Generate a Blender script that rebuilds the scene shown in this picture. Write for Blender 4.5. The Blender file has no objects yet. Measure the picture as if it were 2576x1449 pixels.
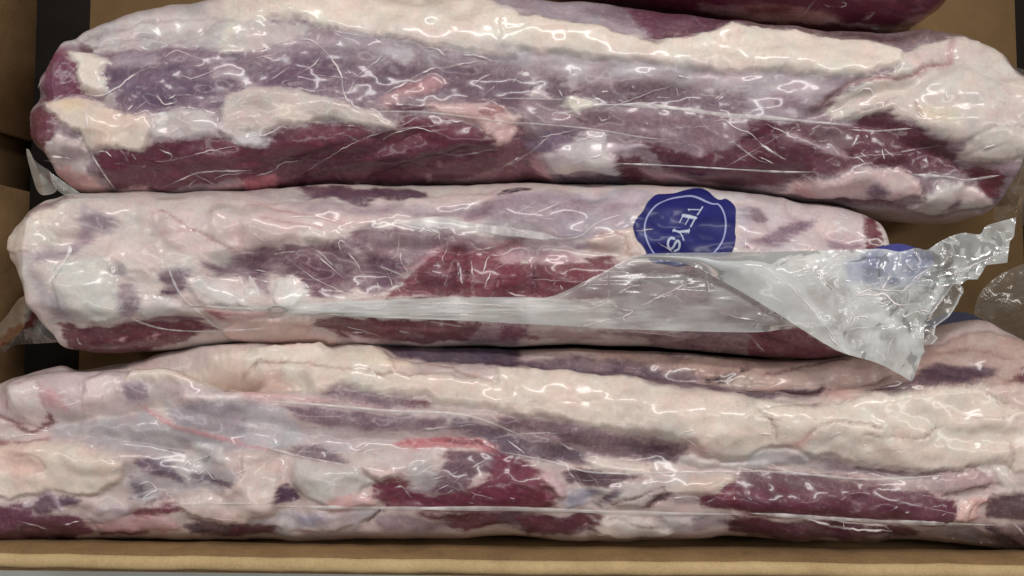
import bpy, math
import numpy as np
from mathutils import Vector

scene = bpy.context.scene

# ------------------------------------------------------------------ camera
TILT = math.radians(3.7)
DIST = 0.536                      # camera to the middle of the packs, metres
FOC = 2300.0                      # focal length in sheet units (picture is 2576 units wide)
MIDZ = 0.05
VD = np.array([0.0, math.sin(TILT), -math.cos(TILT)])
VU = np.array([0.0, math.cos(TILT), math.sin(TILT)])
CAM = np.array([0.0, 0.0, MIDZ]) - VD * DIST
cam_data = bpy.data.cameras.new("camera")
cam_data.sensor_width = 36.0
cam_data.lens = FOC / 2576.0 * 36.0
cam_data.clip_start = 0.01
cam_data.clip_end = 50.0
cam = bpy.data.objects.new("camera", cam_data)
scene.collection.objects.link(cam)
cam.location = CAM.tolist()
cam.rotation_euler = (TILT, 0.0, 0.0)
scene.camera = cam

# ------------------------------------------------------------------ light
world = bpy.data.worlds.new("World")
scene.world = world
world.use_nodes = True
bg = world.node_tree.nodes["Background"]
bg.inputs[0].default_value = (1.0, 0.97, 0.95, 1.0)
bg.inputs[1].default_value = 0.10


def area_lamp(name, loc, target, sx, sy, power, col):
    d = bpy.data.lights.new(name, 'AREA')
    d.shape = 'RECTANGLE'
    d.size = sx
    d.size_y = sy
    d.energy = power
    d.color = col
    o = bpy.data.objects.new(name, d)
    scene.collection.objects.link(o)
    o.location = loc
    o.rotation_euler = (Vector(target) - Vector(loc)).to_track_quat('-Z', 'Y').to_euler()
    return o


# ceiling tubes over a work bench
area_lamp("ceiling_tube_back", (0.15, 1.15, 1.75), (0, 0, 0), 1.4, 0.13, 26, (1.0, 0.97, 0.94))
area_lamp("ceiling_tube_front", (-0.35, -0.75, 1.9), (0, 0, 0), 1.4, 0.13, 6, (1.0, 0.96, 0.93))
area_lamp("ceiling_tube_side", (1.45, 0.25, 1.7), (0, 0, 0), 0.13, 1.3, 8, (1.0, 0.97, 0.94))
area_lamp("ceiling_tube_far", (-1.5, 0.5, 1.7), (0, 0, 0), 0.13, 1.3, 6, (1.0, 0.97, 0.94))

scene.view_settings.view_transform = 'Standard'
scene.view_settings.look = 'None'
scene.view_settings.exposure = 0.05
scene.view_settings.gamma = 1.0

# ------------------------------------------------------------------ helpers
def unproject(px, py, z):
    """Point at height z on the line through sheet position (px, py)."""
    px = np.asarray(px, float); py = np.asarray(py, float); z = np.asarray(z, float)
    dx = (px - 1288.0) / FOC
    dy = -(py - 724.5) / FOC
    d = VD[None, :] * np.ones(np.broadcast(dx, z).shape + (1,)) if np.ndim(dx) or np.ndim(z) else VD.copy()
    d = d + dy[..., None] * VU if np.ndim(d) > 1 else VD + dy * VU
    d[..., 0] += dx
    t = (z - CAM[2]) / d[..., 2]
    return CAM + d * t[..., None] if np.ndim(d) > 1 else CAM + d * t


def project(P):
    q = P - CAM
    dep = q @ VD
    return 1288.0 + FOC * q[..., 0] / dep, 724.5 - FOC * (q @ VU) / dep


_rs = np.random.RandomState(7)
_LAT = _rs.rand(256, 256).astype(np.float32) * 2 - 1


def vnoise(x, y):
    xi = np.floor(x).astype(int); yi = np.floor(y).astype(int)
    fx = x - xi; fy = y - yi
    fx = fx * fx * fx * (fx * (fx * 6 - 15) + 10); fy = fy * fy * fy * (fy * (fy * 6 - 15) + 10)
    a = _LAT[xi & 255, yi & 255]; b = _LAT[(xi + 1) & 255, yi & 255]
    c = _LAT[xi & 255, (yi + 1) & 255]; d = _LAT[(xi + 1) & 255, (yi + 1) & 255]
    return (a * (1 - fx) + b * fx) * (1 - fy) + (c * (1 - fx) + d * fx) * fy


def fbm(x, y, oct=4, seed=0.0, gain=0.55):
    s = 0; amp = 1.0; tot = 0
    for i in range(oct):
        s = s + amp * vnoise(x + seed * 17.3 + i * 31.7, y + seed * 9.1 + i * 57.3)
        tot += amp; amp *= gain; x = x * 2.03; y = y * 2.03
    return s / tot * 1.5


def sstep(a, b, x):
    t = np.clip((x - a) / (b - a), 0, 1)
    return t * t * (3 - 2 * t)


def lin(c):
    c = np.asarray(c, float) / 255.0
    return np.where(c <= 0.04045, c / 12.92, ((c + 0.055) / 1.055) ** 2.4)


TX = {'1': 0.0, '2': 637.3, '3': 1274.6, '4': 1905.2}
TY = {'a': 0.0, 'b': 456.2, 'c': 912.3}


def to_sheet(tile, pts):
    p = np.array(pts, float)
    if tile == 'F':
        return p
    if tile == 's0':
        return np.stack([1569.7 + p[:, 0] * 0.13888, 469.6 + p[:, 1] * 0.13888], 1)
    return np.stack([TX[tile[1]] + p[:, 0] * 0.3704, TY[tile[0]] + p[:, 1] * 0.3704], 1)


def parse_pts(s):
    return [tuple(float(v) for v in q.split(',')) for q in s.split()]


def dist_polyline(x, y, pts, closed=False):
    n = len(pts)
    best = np.full(x.shape, 1e9)
    for i in range(n if closed else n - 1):
        ax, ay = pts[i]; bx, by = pts[(i + 1) % n]
        ex, ey = bx - ax, by - ay
        L = ex * ex + ey * ey + 1e-9
        t = np.clip(((x - ax) * ex + (y - ay) * ey) / L, 0, 1)
        dd = (x - ax - t * ex) ** 2 + (y - ay - t * ey) ** 2
        best = np.minimum(best, dd)
    return np.sqrt(best)


def inside(x, y, pts):
    n = len(pts)
    c = np.zeros(x.shape, bool)
    for i in range(n):
        ax, ay = pts[i]; bx, by = pts[(i + 1) % n]
        if ay == by:
            continue
        cond = ((ay > y) != (by > y)) & (x < (bx - ax) * (y - ay) / (by - ay) + ax)
        c ^= cond
    return c


def parse_stamps(text):
    out = []
    for line in text.strip().splitlines():
        line = line.strip()
        if not line or line.startswith('#'):
            continue
        head, pts = line.split(':')
        f = head.split()
        kind, tile, colr, cls = f[0], f[1], f[2], f[3]
        o = dict(op=1.0, s=5.0, h=0.0, e=1.0, w=20.0, m=0.25, part=None)
        for kv in f[4:]:
            k, v = kv.split('=')
            o[k] = v if k == 'part' else float(v)
        p = parse_pts(pts)
        if kind == 'E':     # centre, radii
            (cx, cy), (rx, ry) = p
            p = [(cx + rx * math.cos(a), cy + ry * math.sin(a)) for a in np.linspace(0, 2 * math.pi, 13)[:-1]]
        p = to_sheet(tile, p)
        w = o['w'] * (1.0 if tile == 'F' else 0.3704)
        out.append((kind, lin([float(v) for v in colr.split(',')]), cls, o, p, w))
    return out


def link(o, parent=None):
    scene.collection.objects.link(o)
    if parent is not None:
        o.parent = parent
    return o


def mesh_object(name, V, F, mat, parent=None, smooth=True, normals=None, col=None, attrs=None):
    V = np.asarray(V, np.float32); F = np.asarray(F, np.int32)
    me = bpy.data.meshes.new(name)
    k = F.shape[1]
    me.vertices.add(len(V)); me.vertices.foreach_set('co', V.ravel())
    me.loops.add(F.size); me.loops.foreach_set('vertex_index', F.ravel())
    me.polygons.add(len(F))
    me.polygons.foreach_set('loop_start', np.arange(0, F.size, k, dtype=np.int32))
    me.polygons.foreach_set('loop_total', np.full(len(F), k, dtype=np.int32))
    me.update(calc_edges=True)
    if smooth:
        me.polygons.foreach_set('use_smooth', np.ones(len(F), bool))
    if col is not None:
        a = me.attributes.new('col', 'FLOAT_COLOR', 'POINT')
        a.data.foreach_set('color', np.concatenate([col, np.ones((len(V), 1))], 1).astype(np.float32).ravel())
    for k2, v in (attrs or {}).items():
        a = me.attributes.new(k2, 'FLOAT', 'POINT')
        a.data.foreach_set('value', np.asarray(v, np.float32))
    if normals is not None:
        me.normals_split_custom_set_from_vertices(normals.astype(np.float32))
    me.materials.append(mat)
    o = bpy.data.objects.new(name, me)
    return link(o, parent)


def grid_faces(nu, nv, wrap_v=False):
    i = np.arange(nu - 1)[:, None]; j = np.arange(nv if wrap_v else nv - 1)[None, :]
    j2 = (j + 1) % nv
    return np.stack([i * nv + j, (i + 1) * nv + j, (i + 1) * nv + j2, i * nv + j2], -1).reshape(-1, 4)


def grid_normals(P, wrap_v=False):
    du = np.gradient(P, axis=0)
    if wrap_v:
        dv = np.roll(P, -1, 1) - np.roll(P, 1, 1)
    else:
        dv = np.gradient(P, axis=1)
    n = np.cross(du, dv)
    return n / (np.linalg.norm(n, axis=-1, keepdims=True) + 1e-12)


def tag(o, label, cat, kind=None, group=None):
    if label: o['label'] = label
    if cat: o['category'] = cat
    if kind: o['kind'] = kind
    if group: o['group'] = group
    return o


def empty(name, loc):
    o = bpy.data.objects.new(name, None)
    o.empty_display_size = 0.05
    o.location = loc
    return link(o)


# ------------------------------------------------------------------ materials
def new_mat(name):
    m = bpy.data.materials.new(name)
    m.use_nodes = True
    nt = m.node_tree
    nt.nodes.clear()
    out = nt.nodes.new('ShaderNodeOutputMaterial')
    return m, nt, out


def N(nt, kind, **kw):
    n = nt.nodes.new(kind)
    for k, v in kw.items():
        setattr(n, k, v)
    return n


def noise(nt, scale, detail=3.0, rough=0.55, coord=None, vec=None):
    n = N(nt, 'ShaderNodeTexNoise')
    n.inputs['Scale'].default_value = scale
    n.inputs['Detail'].default_value = detail
    n.inputs['Roughness'].default_value = rough
    if vec is not None:
        nt.links.new(vec, n.inputs['Vector'])
    return n


def math_node(nt, op, a, b=None):
    n = N(nt, 'ShaderNodeMath', operation=op)
    for i, v in enumerate((a, b)):
        if v is None: continue
        if isinstance(v, (int, float)):
            n.inputs[i].default_value = v
        else:
            nt.links.new(v, n.inputs[i])
    return n.outputs[0]


def make_flesh():
    m, nt, out = new_mat('beef_under_film')
    L = nt.links.new
    tc = N(nt, 'ShaderNodeTexCoord')
    at = N(nt, 'ShaderNodeAttribute', attribute_name='col')
    n1 = noise(nt, 420, 4, 0.6, vec=tc.outputs['Object'])
    n2 = noise(nt, 90, 4, 0.6, vec=tc.outputs['Object'])
    v = math_node(nt, 'ADD', math_node(nt, 'MULTIPLY', n1.outputs[0], 0.22), math_node(nt, 'MULTIPLY', n2.outputs[0], 0.16))
    v = math_node(nt, 'ADD', v, 0.81)
    mul = N(nt, 'ShaderNodeVectorMath', operation='SCALE')
    L(at.outputs['Color'], mul.inputs[0]); L(v, mul.inputs['Scale'])
    p = N(nt, 'ShaderNodeBsdfPrincipled')
    L(mul.outputs[0], p.inputs['Base Color'])
    p.inputs['Roughness'].default_value = 0.5
    p.inputs['Specular IOR Level'].default_value = 0.25
    p.inputs['Subsurface Weight'].default_value = 0.18
    p.inputs['Subsurface Radius'].default_value = (1.0, 0.5, 0.4)
    p.inputs['Subsurface Scale'].default_value = 0.0012
    bb = N(nt, 'ShaderNodeBump')
    bb.inputs['Strength'].default_value = 0.35
    bb.inputs['Distance'].default_value = 0.0003
    L(n1.outputs[0], bb.inputs['Height'])
    L(bb.outputs[0], p.inputs['Normal'])
    # the clinging bag: a clear coat with its own wrinkles
    fa = N(nt, 'ShaderNodeAttribute', attribute_name='film')
    w1 = noise(nt, 55, 2, 0.5, vec=tc.outputs['Object'])
    w1.inputs['Distortion'].default_value = 1.2
    hh = math_node(nt, 'ADD', fa.outputs['Fac'], math_node(nt, 'MULTIPLY', w1.outputs[0], 0.00007))
    w2 = noise(nt, 260, 2, 0.5, vec=tc.outputs['Object'])
    hh = math_node(nt, 'ADD', hh, math_node(nt, 'MULTIPLY', w2.outputs[0], 0.000004))
    bc = N(nt, 'ShaderNodeBump')
    bc.inputs['Strength'].default_value = 1.0
    bc.inputs['Distance'].default_value = 1.0
    L(hh, bc.inputs['Height'])
    p.inputs['Coat Weight'].default_value = 0.65
    p.inputs['Coat Roughness'].default_value = 0.2
    p.inputs['Coat IOR'].default_value = 1.5
    L(bc.outputs[0], p.inputs['Coat Normal'])
    L(p.outputs[0], out.inputs[0])
    return m


def make_film(name, tint=(0.86, 0.88, 0.87), bump=0.00006):
    m, nt, out = new_mat(name)
    L = nt.links.new
    tc = N(nt, 'ShaderNodeTexCoord')
    mk = N(nt, 'ShaderNodeAttribute', attribute_name='milk')
    fa = N(nt, 'ShaderNodeAttribute', attribute_name='film')
    ca = N(nt, 'ShaderNodeAttribute', attribute_name='col')
    w = noise(nt, 150, 3, 0.5, vec=tc.outputs['Object'])
    w.inputs['Distortion'].default_value = 1.5
    hh = math_node(nt, 'ADD', fa.outputs['Fac'], math_node(nt, 'MULTIPLY', w.outputs[0], bump))
    bc = N(nt, 'ShaderNodeBump')
    bc.inputs['Distance'].default_value = 1.0
    L(hh, bc.inputs['Height'])
    tr = N(nt, 'ShaderNodeBsdfTransparent'); tr.inputs[0].default_value = (0.93, 0.94, 0.93, 1)
    di = N(nt, 'ShaderNodeBsdfDiffuse'); L(ca.outputs['Color'], di.inputs[0])
    tl = N(nt, 'ShaderNodeBsdfTranslucent'); L(ca.outputs['Color'], tl.inputs[0])
    mx = N(nt, 'ShaderNodeMixShader'); mx.inputs[0].default_value = 0.4
    L(di.outputs[0], mx.inputs[1]); L(tl.outputs[0], mx.inputs[2])
    m2 = N(nt, 'ShaderNodeMixShader')
    n2 = noise(nt, 60, 4, 0.6, vec=tc.outputs['Object'])
    fac = math_node(nt, 'MULTIPLY', mk.outputs['Fac'], math_node(nt, 'ADD', math_node(nt, 'MULTIPLY', n2.outputs[0], 0.8), 0.6))
    fac = N(nt, 'ShaderNodeClamp').outputs[0] if False else fac
    L(fac, m2.inputs[0]); L(tr.outputs[0], m2.inputs[1]); L(mx.outputs[0], m2.inputs[2])
    gl = N(nt, 'ShaderNodeBsdfGlossy'); gl.inputs['Roughness'].default_value = 0.14
    L(bc.outputs[0], gl.inputs['Normal'])
    fr = N(nt, 'ShaderNodeFresnel'); fr.inputs[0].default_value = 1.55
    L(bc.outputs[0], fr.inputs['Normal'])
    m3 = N(nt, 'ShaderNodeMixShader')
    L(math_node(nt, 'MULTIPLY', fr.outputs[0], 0.5), m3.inputs[0]); L(m2.outputs[0], m3.inputs[1]); L(gl.outputs[0], m3.inputs[2])
    L(m3.outputs[0], out.inputs[0])
    return m


def make_print():
    m, nt, out = new_mat('bag_print_ink')
    L = nt.links.new
    at = N(nt, 'ShaderNodeAttribute', attribute_name='col')
    fa = N(nt, 'ShaderNodeAttribute', attribute_name='film')
    tc = N(nt, 'ShaderNodeTexCoord')
    n1 = noise(nt, 200, 4, 0.6, vec=tc.outputs['Object'])
    v = math_node(nt, 'ADD', math_node(nt, 'MULTIPLY', n1.outputs[0], 0.35), 0.82)
    mul = N(nt, 'ShaderNodeVectorMath', operation='SCALE')
    L(at.outputs['Color'], mul.inputs[0]); L(v, mul.inputs['Scale'])
    p = N(nt, 'ShaderNodeBsdfPrincipled')
    L(mul.outputs[0], p.inputs['Base Color'])
    p.inputs['Roughness'].default_value = 0.55
    w = noise(nt, 70, 2, 0.5, vec=tc.outputs['Object'])
    b = N(nt, 'ShaderNodeBump'); b.inputs['Distance'].default_value = 1.0
    L(math_node(nt, 'ADD', math_node(nt, 'MULTIPLY', fa.outputs['Fac'], 0.4), math_node(nt, 'MULTIPLY', w.outputs[0], 0.00012)), b.inputs['Height'])
    p.inputs['Coat Weight'].default_value = 0.15
    p.inputs['Specular IOR Level'].default_value = 0.25
    p.inputs['Coat Roughness'].default_value = 0.2
    L(b.outputs[0], p.inputs['Coat Normal'])
    L(p.outputs[0], out.inputs[0])
    return m


def make_card(name, c1, c2, rough=0.85):
    m, nt, out = new_mat(name)
    L = nt.links.new
    tc = N(nt, 'ShaderNodeTexCoord')
    mp = N(nt, 'ShaderNodeMapping'); mp.inputs['Scale'].default_value = (1, 1, 1)
    L(tc.outputs['Object'], mp.inputs[0])
    n1 = noise(nt, 35, 6, 0.65, vec=mp.outputs[0])
    n2 = noise(nt, 700, 3, 0.6, vec=mp.outputs[0])
    s = math_node(nt, 'ADD', math_node(nt, 'MULTIPLY', n1.outputs[0], 0.7), math_node(nt, 'MULTIPLY', n2.outputs[0], 0.4))
    r = N(nt, 'ShaderNodeValToRGB')
    r.color_ramp.elements[0].position = 0.3; r.color_ramp.elements[1].position = 0.8
    r.color_ramp.elements[0].color = (*lin(c1), 1); r.color_ramp.elements[1].color = (*lin(c2), 1)
    L(s, r.inputs[0])
    p = N(nt, 'ShaderNodeBsdfPrincipled')
    p.inputs['Roughness'].default_value = rough
    p.inputs['Specular IOR Level'].default_value = 0.2
    L(r.outputs[0], p.inputs['Base Color'])
    b = N(nt, 'ShaderNodeBump'); b.inputs['Strength'].default_value = 0.3; b.inputs['Distance'].default_value = 0.0006
    L(n2.outputs[0], b.inputs['Height']); L(b.outputs[0], p.inputs['Normal'])
    L(p.outputs[0], out.inputs[0])
    return m


def make_fold_glint():
    m, nt, out = new_mat('bag_film_fold_glint')  # milky colour carries the highlights of the folds
    L = nt.links.new
    mk = N(nt, 'ShaderNodeAttribute', attribute_name='milk')
    ca = N(nt, 'ShaderNodeAttribute', attribute_name='col')
    tr = N(nt, 'ShaderNodeBsdfTransparent')
    p = N(nt, 'ShaderNodeBsdfPrincipled')
    L(ca.outputs['Color'], p.inputs['Base Color'])
    p.inputs['Roughness'].default_value = 0.25
    mx = N(nt, 'ShaderNodeMixShader')
    L(mk.outputs['Fac'], mx.inputs[0]); L(tr.outputs[0], mx.inputs[1]); L(p.outputs[0], mx.inputs[2])
    L(mx.outputs[0], out.inputs[0])
    return m


M_FLESH = make_flesh()
M_FOLD_GLINT = make_fold_glint()
M_FILM = make_film('clear_bag_film')
M_PRINT = make_print()
M_CARD = make_card('kraft_cardboard', (112, 86, 57), (166, 134, 94))
M_PAD = make_card('kraft_floor_pad', (108, 86, 58), (132, 106, 73))  # duller than the walls: the deep floor's shade is put into the colour
M_RIM = make_card('cut_cardboard_edge', (158, 132, 94), (204, 178, 134))
M_DARK = make_card('black_gap_board', (26, 24, 23), (40, 36, 34), 0.6)  # black stands in for the darkness of the gaps beside the pad
M_TABLE = make_card('white_table_top', (205, 212, 206), (222, 226, 220), 0.45)

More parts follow.
